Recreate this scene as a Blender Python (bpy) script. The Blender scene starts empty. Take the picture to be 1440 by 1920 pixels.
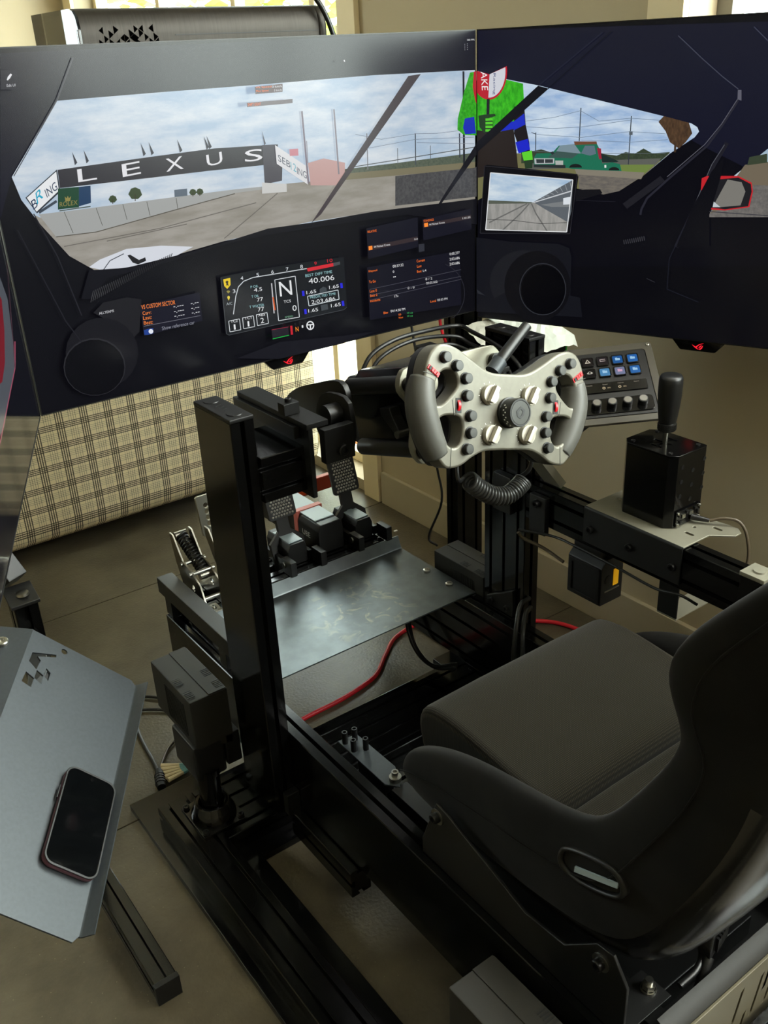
import bpy, bmesh, math, random
from mathutils import Vector, Matrix
random.seed(7)
scene = bpy.context.scene
COL = scene.collection
V = Vector
# ------------------------------------------------------------------ camera
CAM = V((0.0, 0.0, 1.36))
FPX = 1766.58
def _axes():
    p, r, y = math.radians(26.031), math.radians(-2.842), math.radians(-35.215)
    c, s = math.cos(y), math.sin(y)
    P = Matrix(((1, 0, 0), (0, math.cos(p), -math.sin(p)), (0, math.sin(p), math.cos(p))))
    R = Matrix(((math.cos(r), -math.sin(r), 0), (math.sin(r), math.cos(r), 0), (0, 0, 1)))
    M = R @ P
    return M @ V((c, 0, -s)), M @ V((s, 0, c)), M @ V((0, -1, 0))
AX = Matrix(_axes())            # world <- camera (x right, y down, z forward)
cam_data = bpy.data.cameras.new('camera')
cam = bpy.data.objects.new('camera', cam_data); COL.objects.link(cam)
cam_data.sensor_fit = 'VERTICAL'; cam_data.sensor_height = 36.0
cam_data.lens = FPX / 1920 * 36.0
cam_data.clip_start = 0.02
rt, dn, fw = AX @ V((1, 0, 0)), AX @ V((0, 1, 0)), AX @ V((0, 0, 1))
cam.matrix_world = Matrix(((rt.x, -dn.x, -fw.x, CAM.x), (rt.y, -dn.y, -fw.y, CAM.y), (rt.z, -dn.z, -fw.z, CAM.z), (0, 0, 0, 1)))
scene.camera = cam
# ------------------------------------------------------------------ world, lights, exposure
scene.view_settings.view_transform = 'Standard'
scene.view_settings.look = 'None'
scene.view_settings.gamma = 1.0
scene.view_settings.use_curve_mapping = False
scene.view_settings.exposure = 0.0
world = bpy.data.worlds.new('sky'); scene.world = world; world.use_nodes = True
wn = world.node_tree; wn.nodes.clear()
wo = wn.nodes.new('ShaderNodeOutputWorld'); wb = wn.nodes.new('ShaderNodeBackground')
wb.inputs[0].default_value = (0.94, 0.98, 1.0, 1); wb.inputs[1].default_value = 12.5
wn.links.new(wb.outputs[0], wo.inputs[0])
def area(name, loc, target, sx, sy, power, col=(1, 1, 1)):
    l = bpy.data.lights.new(name, 'AREA'); l.shape = 'RECTANGLE'; l.size = sx; l.size_y = sy
    l.energy = power; l.color = col
    o = bpy.data.objects.new(name, l); COL.objects.link(o); o.location = loc
    o.rotation_euler = (V(target) - V(loc)).to_track_quat('-Z', 'Y').to_euler()
    return o
# daylight standing in the window openings
area('window_daylight', (1.80, -0.55, 1.63), (0.3, -0.4, 0.55), 3.5, 1.15, 180, (1.0, 0.97, 0.89))
# ------------------------------------------------------------------ materials
def lin(c):
    return tuple(((v / 255) / 12.92 if v / 255 <= 0.04045 else ((v / 255 + 0.055) / 1.055) ** 2.4) for v in c)
def mat(name, rgb, rough=0.5, metal=0.0, noise=0.0, nscale=40.0, bump=0.0, bscale=200.0, coat=0.0, spec=0.5, stretch=None, rgb2=None):
    m = bpy.data.materials.new(name); m.use_nodes = True
    nt = m.node_tree; b = nt.nodes['Principled BSDF']
    c = lin(rgb)
    b.inputs['Base Color'].default_value = (*c, 1); b.inputs['Roughness'].default_value = rough
    b.inputs['Metallic'].default_value = metal; b.inputs['Coat Weight'].default_value = coat
    b.inputs['Coat Roughness'].default_value = 0.1
    b.inputs['Specular IOR Level'].default_value = spec
    tc = nt.nodes.new('ShaderNodeTexCoord'); src = tc.outputs['Object']
    if stretch:
        mp = nt.nodes.new('ShaderNodeMapping'); mp.inputs['Scale'].default_value = stretch
        nt.links.new(src, mp.inputs[0]); src = mp.outputs[0]
    if noise > 0:
        n = nt.nodes.new('ShaderNodeTexNoise'); n.inputs['Scale'].default_value = nscale; n.inputs['Detail'].default_value = 6
        nt.links.new(src, n.inputs['Vector'])
        mx = nt.nodes.new('ShaderNodeMixRGB')
        c2 = lin(rgb2) if rgb2 else tuple(min(1, v * (1 + noise) + 0.002) for v in c)
        c1 = c if rgb2 else tuple(v * (1 - noise) for v in c)
        mx.inputs[1].default_value = (*c1, 1); mx.inputs[2].default_value = (*c2, 1)
        rp = nt.nodes.new('ShaderNodeValToRGB'); rp.color_ramp.elements[0].position = 0.35; rp.color_ramp.elements[1].position = 0.65
        nt.links.new(n.outputs[0], rp.inputs[0]); nt.links.new(rp.outputs[0], mx.inputs[0]); nt.links.new(mx.outputs[0], b.inputs['Base Color'])
    if bump > 0:
        n2 = nt.nodes.new('ShaderNodeTexNoise'); n2.inputs['Scale'].default_value = bscale; n2.inputs['Detail'].default_value = 4
        nt.links.new(src, n2.inputs['Vector'])
        bp = nt.nodes.new('ShaderNodeBump'); bp.inputs['Strength'].default_value = bump; bp.inputs['Distance'].default_value = 0.002
        nt.links.new(n2.outputs[0], bp.inputs['Height']); nt.links.new(bp.outputs[0], b.inputs['Normal'])
    return m
_em = {}
def emis(rgb, k=1.0, rough=0.2, clouds=None, scale=(1, 1, 1), name=None):
    key = (rgb, k, clouds, scale, rough)
    if key in _em: return _em[key]
    m = bpy.data.materials.new(name or 'lit_screen_colour'); m.use_nodes = True
    nt = m.node_tree; b = nt.nodes['Principled BSDF']
    b.inputs['Base Color'].default_value = (0.002, 0.002, 0.003, 1); b.inputs['Roughness'].default_value = rough; b.inputs['Specular IOR Level'].default_value = 0.22
    b.inputs['Emission Color'].default_value = (*lin(rgb), 1); b.inputs['Emission Strength'].default_value = k
    if clouds:
        tc = nt.nodes.new('ShaderNodeTexCoord'); mp = nt.nodes.new('ShaderNodeMapping'); mp.inputs['Scale'].default_value = scale
        n = nt.nodes.new('ShaderNodeTexNoise'); n.inputs['Scale'].default_value = 9; n.inputs['Detail'].default_value = 7; n.inputs['Roughness'].default_value = 0.6
        rp = nt.nodes.new('ShaderNodeValToRGB'); rp.color_ramp.elements[0].position = 0.36; rp.color_ramp.elements[1].position = 0.66
        rp.color_ramp.elements[0].color = (*lin(rgb), 1); rp.color_ramp.elements[1].color = (*lin(clouds), 1)
        nt.links.new(tc.outputs['Object'], mp.inputs[0]); nt.links.new(mp.outputs[0], n.inputs['Vector'])
        nt.links.new(n.outputs[0], rp.inputs[0]); nt.links.new(rp.outputs[0], b.inputs['Emission Color'])
    _em[key] = m
    return m
M = {}
M['alu'] = mat('black_anodised_aluminium', (8, 8, 8), 0.15, 0.0, bump=0.02, bscale=400, spec=0.42)
M['alud'] = mat('black_plastic', (12, 12, 12), 0.42)
M['blk'] = mat('black_matt_metal', (13, 13, 13), 0.45, bump=0.05, bscale=900)
M['blkr'] = mat('black_rubber', (10, 10, 10), 0.55)
M['gloss'] = mat('glossy_black_plastic', (10, 10, 11), 0.12)
M['steel'] = mat('brushed_steel', (160, 157, 146), 0.3, 1.0)
M['zinc'] = mat('zinc_bolt', (170, 168, 160), 0.28, 1.0)
M['dkbolt'] = mat('black_oxide_bolt', (38, 38, 38), 0.32, 0.6)
M['silver'] = mat('bright_machined_metal', (150, 145, 134), 0.3, 1.0)
M['vent'] = mat('olive_black_powder_coat', (26, 24, 18), 0.62, bump=0.05, bscale=900)
M['plate'] = mat('dark_steel_plate', (92, 98, 100), 0.33, 0.7, noise=0.12, nscale=30, bump=0.04, bscale=700)
M['tray'] = mat('grey_powder_coated_steel', (56, 61, 65), 0.46, 0.3, noise=0.05, nscale=200, bump=0.06, bscale=1200)
M['bracket'] = mat('pale_grey_coated_steel', (138, 135, 120), 0.42, 0.4, bump=0.05, bscale=900)
M['wheelface'] = mat('sand_grey_anodised_face', (106, 103, 92), 0.42, 0.2, noise=0.04, nscale=120, bump=0.03, bscale=900)
M['grip'] = mat('grey_rubber_grip', (76, 75, 70), 0.5, bump=0.04, bscale=900)
M['knobal'] = mat('satin_aluminium_knob', (176, 171, 158), 0.35, 0.6)
M['btn'] = mat('dark_grey_button', (46, 46, 42), 0.4)
M['red'] = mat('red_switch', (205, 28, 38), 0.35)
M['redcable'] = mat('red_cable_sheath', (205, 30, 45), 0.4)
M['cable'] = mat('black_cable_sheath', (20, 20, 20), 0.4)
M['wire'] = mat('brown_grey_wire', (84, 74, 60), 0.3)
M['spiral'] = mat('grey_coil_sheath', (46, 46, 44), 0.35)
M['hole'] = mat('dark_opening', (2, 2, 2), 0.95, spec=0.0)
M['cover'] = mat('olive_cover_lit_face', (104, 97, 78), 0.5, 0.2, bump=0.1, bscale=900)  # lighter olive, light on the rear cover's face put into the colour
M['olive'] = mat('olive_grey_panel', (66, 62, 52), 0.45, bump=0.05, bscale=900)
M['fabric'] = None
M['orange'] = mat('orange_anodised', (225, 84, 30), 0.35, 0.3)
M['brown'] = mat('burnt_orange_arm', (140, 52, 30), 0.4, 0.3)
M['paleblue'] = mat('pale_blue_cover', (150, 165, 172), 0.4)
M['pink'] = mat('salmon_strap', (200, 110, 100), 0.5)
M['yellow'] = mat('yellow_sticker', (245, 178, 20), 0.45)
M['white'] = mat('white_print', (235, 235, 230), 0.5)
M['paper'] = mat('crumpled_white_film', (225, 226, 214), 0.6, bump=0.4, bscale=40)
M['green'] = mat('green_trim', (60, 200, 70), 0.4)
M['phonecase'] = mat('plum_phone_case', (84, 52, 62), 0.45)
M['glassblk'] = mat('black_phone_glass', (6, 7, 8), 0.06)
M['wall'] = mat('beige_painted_wall', (180, 166, 138), 0.75, bump=0.12, bscale=60)
M['base'] = mat('beige_painted_skirting', (176, 165, 140), 0.55)
M['trim'] = mat('cream_painted_trim', (226, 208, 168), 0.5)
M['ceil'] = mat('white_ceiling', (225, 220, 208), 0.8)
M['frame'] = mat('grey_window_frame', (110, 106, 98), 0.4)
M['wood'] = mat('orange_deck_timber', (205, 130, 60), 0.55, noise=0.25, nscale=8, stretch=(1, 14, 14))
M['leaf'] = mat('yellow_green_leaf', (150, 170, 60), 0.6, noise=0.4, nscale=5)
M['bark'] = mat('tree_bark', (90, 75, 55), 0.8, bump=0.4, bscale=30)
M['case'] = mat('brushed_dark_grey_steel', (46, 42, 37), 0.5, 0.6, noise=0.12, nscale=26, stretch=(14, 1, 0.6))
M['grass'] = mat('pale_paving', (215, 210, 195), 0.8)
def glass_mat(name, tint=(0.9, 0.95, 0.93), rough=0.0):
    m = bpy.data.materials.new(name); m.use_nodes = True
    nt = m.node_tree; nt.nodes.clear()
    o = nt.nodes.new('ShaderNodeOutputMaterial'); mx = nt.nodes.new('ShaderNodeMixShader')
    t = nt.nodes.new('ShaderNodeBsdfTransparent'); g = nt.nodes.new('ShaderNodeBsdfGlossy')
    t.inputs[0].default_value = (*tint, 1); g.inputs['Roughness'].default_value = rough
    fr = nt.nodes.new('ShaderNodeFresnel'); ge = nt.nodes.new('ShaderNodeNewGeometry'); mp = nt.nodes.new('ShaderNodeMapRange')
    mp.inputs[3].default_value = 1.45; mp.inputs[4].default_value = 1 / 1.45
    nt.links.new(ge.outputs['Backfacing'], mp.inputs[0]); nt.links.new(mp.outputs[0], fr.inputs[0])
    nt.links.new(fr.outputs[0], mx.inputs[0]); nt.links.new(t.outputs[0], mx.inputs[1]); nt.links.new(g.outputs[0], mx.inputs[2])
    nt.links.new(mx.outputs[0], o.inputs[0])
    return m
M['dialcap'] = mat('turned_steel_cap', (120, 118, 112), 0.42, 1.0)
M['glass'] = glass_mat('window_glass')
M['smoked'] = glass_mat('smoked_case_glass', (0.16, 0.165, 0.18))
def fabric_mat(name, rgb, k=900.0, rough=0.95, rgb2=(70, 64, 54)):
    m = mat(name, rgb, rough, spec=0.15); nt = m.node_tree; b = nt.nodes['Principled BSDF']
    b.inputs['Sheen Weight'].default_value = 0.05; b.inputs['Sheen Roughness'].default_value = 0.5
    tc = nt.nodes.new('ShaderNodeTexCoord')
    w1 = nt.nodes.new('ShaderNodeTexWave'); w1.inputs['Scale'].default_value = k; w1.bands_direction = 'X'
    w2 = nt.nodes.new('ShaderNodeTexWave'); w2.inputs['Scale'].default_value = k; w2.bands_direction = 'Y'
    ad = nt.nodes.new('ShaderNodeMath'); ad.operation = 'MULTIPLY'
    for w in (w1, w2): nt.links.new(tc.outputs['Object'], w.inputs['Vector'])
    nt.links.new(w1.outputs[1], ad.inputs[0]); nt.links.new(w2.outputs[1], ad.inputs[1])
    mx = nt.nodes.new('ShaderNodeMixRGB'); mx.inputs[1].default_value = (*lin(rgb), 1); mx.inputs[2].default_value = (*lin(rgb2), 1)
    nt.links.new(ad.outputs[0], mx.inputs[0]); nt.links.new(mx.outputs[0], b.inputs['Base Color'])
    bp = nt.nodes.new('ShaderNodeBump'); bp.inputs['Strength'].default_value = 0.4; bp.inputs['Distance'].default_value = 0.001
    nt.links.new(ad.outputs[0], bp.inputs['Height']); nt.links.new(bp.outputs[0], b.inputs['Normal'])
    return m
M['fabric'] = fabric_mat('ribbed_seat_fabric', (20, 17, 12), 110, rgb2=(50, 45, 33))
M['suede'] = mat('black_suede', (14, 12, 10), 0.9, noise=0.25, nscale=14, spec=0.15)
M['suede'].node_tree.nodes['Principled BSDF'].inputs['Sheen Weight'].default_value = 0.04
M['shell'] = mat('dark_gelcoat_shell', (11, 10, 8), 0.22, coat=0.4)
def plaid_mat():
    m = mat('cream_and_black_plaid', (214, 190, 146), 0.9, spec=0.2); nt = m.node_tree; b = nt.nodes['Principled BSDF']
    tc = nt.nodes.new('ShaderNodeTexCoord'); sp = nt.nodes.new('ShaderNodeSeparateXYZ')
    nt.links.new(tc.outputs['Object'], sp.inputs[0])
    def M2(op, a, bb=None):
        n = nt.nodes.new('ShaderNodeMath'); n.operation = op
        for i, v in enumerate((a, bb)):
            if v is None: continue
            if isinstance(v, (int, float)): n.inputs[i].default_value = v
            else: nt.links.new(v, n.inputs[i])
        return n.outputs[0]
    def band(coord, period):
        s = M2('MULTIPLY', coord, 1.0 / period); f = M2('FRACT', s)
        sub = M2('FRACT', M2('MULTIPLY', f, 11.0)); line = M2('LESS_THAN', sub, 0.5)
        g1 = M2('LESS_THAN', f, 0.36); g2 = M2('MULTIPLY', M2('GREATER_THAN', f, 0.44), M2('LESS_THAN', f, 0.56))
        strong = M2('MULTIPLY', line, g1)
        thin = M2('MULTIPLY', M2('LESS_THAN', sub, 0.22), M2('MULTIPLY', M2('GREATER_THAN', f, 0.54), M2('LESS_THAN', f, 0.84)))
        return M2('ADD', M2('MULTIPLY', strong, 0.84), M2('MULTIPLY', thin, 0.5))
    hx = band(M2('ADD', sp.outputs['X'], 10.0), 0.074); hz = band(M2('ADD', M2('ADD', sp.outputs['Z'], sp.outputs['Y']), 10.0), 0.060)
    t = M2('MINIMUM', M2('ADD', hx, hz), 0.93)
    mx = nt.nodes.new('ShaderNodeMixRGB'); mx.inputs[1].default_value = (*lin((250, 234, 196)), 1); mx.inputs[2].default_value = (*lin((24, 18, 12)), 1)
    nt.links.new(t, mx.inputs[0]); nt.links.new(mx.outputs[0], b.inputs['Base Color'])
    return m
M['plaid'] = plaid_mat()
def floor_mat():
    m = mat('sealed_dark_concrete', (70, 62, 48), 0.3, spec=0.42); nt = m.node_tree; b = nt.nodes['Principled BSDF']
    tc = nt.nodes.new('ShaderNodeTexCoord')
    n = nt.nodes.new('ShaderNodeTexNoise'); n.inputs['Scale'].default_value = 3.2; n.inputs['Detail'].default_value = 9; n.inputs['Roughness'].default_value = 0.65
    n3 = nt.nodes.new('ShaderNodeTexNoise'); n3.inputs['Scale'].default_value = 150; n3.inputs['Detail'].default_value = 3
    rp = nt.nodes.new('ShaderNodeValToRGB')
    rp.color_ramp.elements[0].position = 0.3; rp.color_ramp.elements[0].color = (*lin((55, 49, 38)), 1)
    rp.color_ramp.elements[1].position = 0.72; rp.color_ramp.elements[1].color = (*lin((104, 95, 76)), 1)
    nt.links.new(tc.outputs['Object'], n.inputs['Vector']); nt.links.new(tc.outputs['Object'], n3.inputs['Vector'])
    nt.links.new(n.outputs[0], rp.inputs[0])
    # pale flecks of grit
    v = nt.nodes.new('ShaderNodeTexVoronoi'); v.inputs['Scale'].default_value = 60
    nt.links.new(tc.outputs['Object'], v.inputs['Vector'])
    lt = nt.nodes.new('ShaderNodeMath'); lt.operation = 'LESS_THAN'; lt.inputs[1].default_value = 0.06
    nt.links.new(v.outputs['Distance'], lt.inputs[0])
    mx = nt.nodes.new('ShaderNodeMixRGB'); mx.inputs[2].default_value = (*lin((150, 140, 112)), 1)
    ml = nt.nodes.new('ShaderNodeMath'); ml.operation = 'MULTIPLY'; ml.inputs[1].default_value = 0.35
    nt.links.new(lt.outputs[0], ml.inputs[0]); nt.links.new(ml.outputs[0], mx.inputs[0])
    nt.links.new(rp.outputs[0], mx.inputs[1]); nt.links.new(mx.outputs[0], b.inputs['Base Color'])
    rr = nt.nodes.new('ShaderNodeMapRange'); rr.inputs[3].default_value = 0.24; rr.inputs[4].default_value = 0.42
    nt.links.new(n.outputs[0], rr.inputs[0]); nt.links.new(rr.outputs[0], b.inputs['Roughness'])
    bp = nt.nodes.new('ShaderNodeBump'); bp.inputs['Strength'].default_value = 0.35; bp.inputs['Distance'].default_value = 0.002
    nt.links.new(n3.outputs[0], bp.inputs['Height']); nt.links.new(bp.outputs[0], b.inputs['Normal'])
    return m
M['floor'] = floor_mat()
def scuffed_plate():
    m = M['plate']; nt = m.node_tree; b = nt.nodes['Principled BSDF']
    tc = nt.nodes.new('ShaderNodeTexCoord'); n = nt.nodes.new('ShaderNodeTexNoise'); n.inputs['Scale'].default_value = 26; n.inputs['Detail'].default_value = 8; n.inputs['Distortion'].default_value = 1.6
    nt.links.new(tc.outputs['Object'], n.inputs['Vector'])
    vm = nt.nodes.new('ShaderNodeVectorMath'); vm.operation = 'DISTANCE'; vm.inputs[1].default_value = (0.955, 1.45, 0.285); nt.links.new(tc.outputs['Object'], vm.inputs[0])
    mr_ = nt.nodes.new('ShaderNodeMapRange'); mr_.inputs[1].default_value = 0.05; mr_.inputs[2].default_value = 0.15; mr_.inputs[3].default_value = 1; mr_.inputs[4].default_value = 0; nt.links.new(vm.outputs['Value'], mr_.inputs[0])
    r2 = nt.nodes.new('ShaderNodeMapRange'); r2.inputs[1].default_value = 0.54; r2.inputs[2].default_value = 0.66; nt.links.new(n.outputs[0], r2.inputs[0])
    mu = nt.nodes.new('ShaderNodeMath'); mu.operation = 'MULTIPLY'; nt.links.new(mr_.outputs[0], mu.inputs[0]); nt.links.new(r2.outputs[0], mu.inputs[1])
    mx = nt.nodes.new('ShaderNodeMixRGB'); mx.inputs[2].default_value = (*lin((150, 145, 120)), 1)
    old = b.inputs['Base Color'].links[0].from_socket; nt.links.new(old, mx.inputs[1]); mh = nt.nodes.new('ShaderNodeMath'); mh.operation = 'MULTIPLY'; mh.inputs[1].default_value = 0.55; nt.links.new(mu.outputs[0], mh.inputs[0]); nt.links.new(mh.outputs[0], mx.inputs[0]); nt.links.new(mx.outputs[0], b.inputs['Base Color'])
scuffed_plate()
# ------------------------------------------------------------------ helpers
def link(o, parent=None):
    COL.objects.link(o)
    if parent is not None:
        o.parent = parent
        p = parent; loc = V((0, 0, 0))
        while p is not None:
            if p.type == 'EMPTY': loc += p.location
            p = None
        o.matrix_parent_inverse = Matrix.Translation(-loc)
    return o
def tag(o, label, cat, group=None, kind=None):
    if label: o['label'] = label
    if cat: o['category'] = cat
    if group: o['group'] = group
    if kind: o['kind'] = kind
    return o
def thing(name, loc, label, cat, group=None):
    o = bpy.data.objects.new(name, None); COL.objects.link(o); o.location = loc; o.empty_display_size = 0.05
    return tag(o, label, cat, group)
def fin(name, me, material, parent=None, smooth=40, label=None):
    if material is not None and not me.materials: me.materials.append(material)
    if smooth:
        for p in me.polygons: p.use_smooth = True
        me.set_sharp_from_angle(angle=math.radians(smooth))
    o = bpy.data.objects.new(name, me); link(o, parent)
    if smooth and len(me.polygons) < 4000: o.modifiers.new('even_normals', 'WEIGHTED_NORMAL').keep_sharp = True
    if label: o['label'] = label
    return o
def basis(d):
    d = V(d).normalized(); a = V((0, 0, 1)) if abs(d.z) < 0.9 else V((1, 0, 0))
    u = d.cross(a).normalized(); return u, d.cross(u).normalized(), d
class MB:
    def __init__(s): s.b = bmesh.new()
    def box(s, lo, hi, bev=0.0):
        c = [(lo[0] + hi[0]) / 2, (lo[1] + hi[1]) / 2, (lo[2] + hi[2]) / 2]
        return s.obb(c, ((1, 0, 0), (0, 1, 0), (0, 0, 1)), [(hi[i] - lo[i]) / 2 for i in range(3)], bev)
    def obb(s, c, ax, h, bev=0.0):
        c = V(c); vs = []
        for i in (-1, 1):
            for j in (-1, 1):
                for k in (-1, 1):
                    vs.append(s.b.verts.new(c + V(ax[0]) * h[0] * i + V(ax[1]) * h[1] * j + V(ax[2]) * h[2] * k))
        fs = [s.b.faces.new([vs[i] for i in f]) for f in ((0, 1, 3, 2), (4, 6, 7, 5), (0, 4, 5, 1), (2, 3, 7, 6), (0, 2, 6, 4), (1, 5, 7, 3))]
        bmesh.ops.recalc_face_normals(s.b, faces=fs)
        if bev > 0:
            es = set(e for f in fs for e in f.edges)
            bmesh.ops.bevel(s.b, geom=list(es), offset=bev, segments=2, affect='EDGES', profile=0.5)
        return s
    def cyl(s, p0, p1, r, seg=24, r1=None, caps=True):
        p0, p1 = V(p0), V(p1); u, v, d = basis(p1 - p0); r1 = r if r1 is None else r1
        A = [s.b.verts.new(p0 + (u * math.cos(2 * math.pi * i / seg) + v * math.sin(2 * math.pi * i / seg)) * r) for i in range(seg)]
        B = [s.b.verts.new(p1 + (u * math.cos(2 * math.pi * i / seg) + v * math.sin(2 * math.pi * i / seg)) * r1) for i in range(seg)]
        fs = [s.b.faces.new((A[i], A[(i + 1) % seg], B[(i + 1) % seg], B[i])) for i in range(seg)]
        if caps: fs += [s.b.faces.new(A[::-1]), s.b.faces.new(B)]
        bmesh.ops.recalc_face_normals(s.b, faces=fs)
        return s
    def lathe(s, p0, axis, prof, seg=32):
        u, v, d = basis(axis); p0 = V(p0); rings = []
        for r, h in prof:
            if r < 1e-6: rings.append([s.b.verts.new(p0 + d * h)])
            else: rings.append([s.b.verts.new(p0 + d * h + (u * math.cos(2 * math.pi * i / seg) + v * math.sin(2 * math.pi * i / seg)) * r) for i in range(seg)])
        fs = []
        for a, b in zip(rings, rings[1:]):
            for i in range(seg):
                j = (i + 1) % seg
                if len(a) == 1 and len(b) == 1: continue
                if len(a) == 1: fs.append(s.b.faces.new((a[0], b[i], b[j])))
                elif len(b) == 1: fs.append(s.b.faces.new((a[i], a[j], b[0])))
                else: fs.append(s.b.faces.new((a[i], a[j], b[j], b[i])))
        bmesh.ops.recalc_face_normals(s.b, faces=fs)
        return s
    def prism(s, pts, vec, bev=0.0):
        vec = V(vec); A = [s.b.verts.new(V(p)) for p in pts]; B = [s.b.verts.new(V(p) + vec) for p in pts]; n = len(A)
        fs = [s.b.faces.new(A[::-1]), s.b.faces.new(B)] + [s.b.faces.new((A[i], A[(i + 1) % n], B[(i + 1) % n], B[i])) for i in range(n)]
        bmesh.ops.recalc_face_normals(s.b, faces=fs)
        if bev > 0:
            es = set(e for f in fs for e in f.edges)
            bmesh.ops.bevel(s.b, geom=list(es), offset=bev, segments=2, affect='EDGES', profile=0.5)
        return s
    def tube(s, pts, r, seg=10, rings=None):
        pts = [V(p) for p in pts]; n = len(pts); R = []
        t0 = (pts[1] - pts[0]).normalized(); u, v, _ = basis(t0)
        for i, p in enumerate(pts):
            t = (pts[min(i + 1, n - 1)] - pts[max(i - 1, 0)]).normalized()
            u = (u - t * u.dot(t)).normalized(); v = t.cross(u)
            rr = r[i] if isinstance(r, (list, tuple)) else r
            R.append([s.b.verts.new(p + (u * math.cos(2 * math.pi * k / seg) + v * math.sin(2 * math.pi * k / seg)) * rr) for k in range(seg)])
        fs = [s.b.faces.new((a[k], a[(k + 1) % seg], b[(k + 1) % seg], b[k])) for a, b in zip(R, R[1:]) for k in range(seg)]
        fs += [s.b.faces.new(R[0][::-1]), s.b.faces.new(R[-1])]
        bmesh.ops.recalc_face_normals(s.b, faces=fs)
        return s
    def mesh(s, name):
        me = bpy.data.meshes.new(name); s.b.to_mesh(me); s.b.free(); return me
    def build(s, name, material, parent=None, smooth=40, label=None):
        return fin(name, s.mesh(name), material, parent, smooth, label)
def spline(pts, n=8):
    pts = [V(p) for p in pts]; P = [pts[0] * 2 - pts[1]] + pts + [pts[-1] * 2 - pts[-2]]; out = []
    for i in range(1, len(P) - 2):
        a, b, c, d = P[i - 1], P[i], P[i + 1], P[i + 2]
        for k in range(n):
            t = k / n
            out.append(0.5 * ((2 * b) + (c - a) * t + (2 * a - 5 * b + 4 * c - d) * t * t + (3 * b - a - 3 * c + d) * t ** 3))
    out.append(pts[-1]); return out
def spline2(pts, n=5):      # closed 2D
    P = [V((p[0], p[1], 0)) for p in pts]; m = len(P); out = []
    for i in range(m):
        a, b, c, d = P[i - 1], P[i], P[(i + 1) % m], P[(i + 2) % m]
        for k in range(n):
            t = k / n
            q = 0.5 * ((2 * b) + (c - a) * t + (2 * a - 5 * b + 4 * c - d) * t * t + (3 * b - a - 3 * c + d) * t ** 3)
            out.append((q.x, q.y))
    return out
def circle2(cx, cy, r, n=14): return [(cx + r * math.cos(2 * math.pi * i / n), cy + r * math.sin(2 * math.pi * i / n)) for i in range(n)]
def rrect2(x0, y0, x1, y1, r, n=4):
    out = []
    for cx, cy, a in ((x1 - r, y1 - r, 0), (x0 + r, y1 - r, 90), (x0 + r, y0 + r, 180), (x1 - r, y0 + r, 270)):
        for i in range(n + 1):
            t = math.radians(a + 90 * i / n); out.append((cx + r * math.cos(t), cy + r * math.sin(t)))
    return out
def ev_mesh(ob, name):
    COL.objects.link(ob); bpy.context.view_layer.update()
    dg = bpy.context.evaluated_depsgraph_get()
    me = bpy.data.meshes.new_from_object(ob.evaluated_get(dg)); me.name = name
    d = ob.data; bpy.data.objects.remove(ob); bpy.data.curves.remove(d)
    return me
def plate_mesh(loops, thick, bev=0.0):
    cu = bpy.data.curves.new('outline', 'CURVE'); cu.dimensions = '2D'; cu.fill_mode = 'BOTH'
    for lp in loops:
        sp = cu.splines.new('POLY'); sp.points.add(len(lp) - 1); sp.use_cyclic_u = True
        for p, q in zip(sp.points, lp): p.co = (q[0], q[1], 0, 1)
    cu.extrude = thick / 2 - bev; cu.bevel_depth = bev; cu.bevel_resolution = 2; cu.offset = -bev
    return ev_mesh(bpy.data.objects.new('outline', cu), 'outline')
def frame_mat(o, X, Y):
    X, Y = V(X).normalized(), V(Y).normalized(); Z = X.cross(Y).normalized(); o = V(o)
    return Matrix(((X.x, Y.x, Z.x, o.x), (X.y, Y.y, Z.y, o.y), (X.z, Y.z, Z.z, o.z), (0, 0, 0, 1)))
def plate(name, loops, thick, o, X, Y, material, parent=None, bev=0.0, smooth=40, label=None):
    me = plate_mesh(loops, thick, bev); me.transform(frame_mat(o, X, Y)); me.materials.clear()
    return fin(name, me, material, parent, smooth, label)
def text_mesh(s, shear=0.0, bold=0.0):
    cu = bpy.data.curves.new('lettering', 'FONT'); cu.body = s; cu.size = 1.0; cu.shear = shear; cu.offset = bold; cu.resolution_u = 3
    return ev_mesh(bpy.data.objects.new('lettering', cu), 'lettering')
def text_part(name, s, o, X, Y, h, material, parent, center=True, shear=0.0):
    me = text_mesh(s, shear); xs = [v.co.x for v in me.vertices]; ys = [v.co.y for v in me.vertices]
    if not xs: return
    k = h / (max(ys) - min(ys)); cx = (min(xs) + max(xs)) / 2 if center else min(xs); cy = (min(ys) + max(ys)) / 2
    me.transform(frame_mat(o, X, Y) @ Matrix.Scale(k, 4) @ Matrix.Translation((-cx, -cy, 0))); me.materials.clear()
    return fin(name, me, material, parent, 0)
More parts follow.
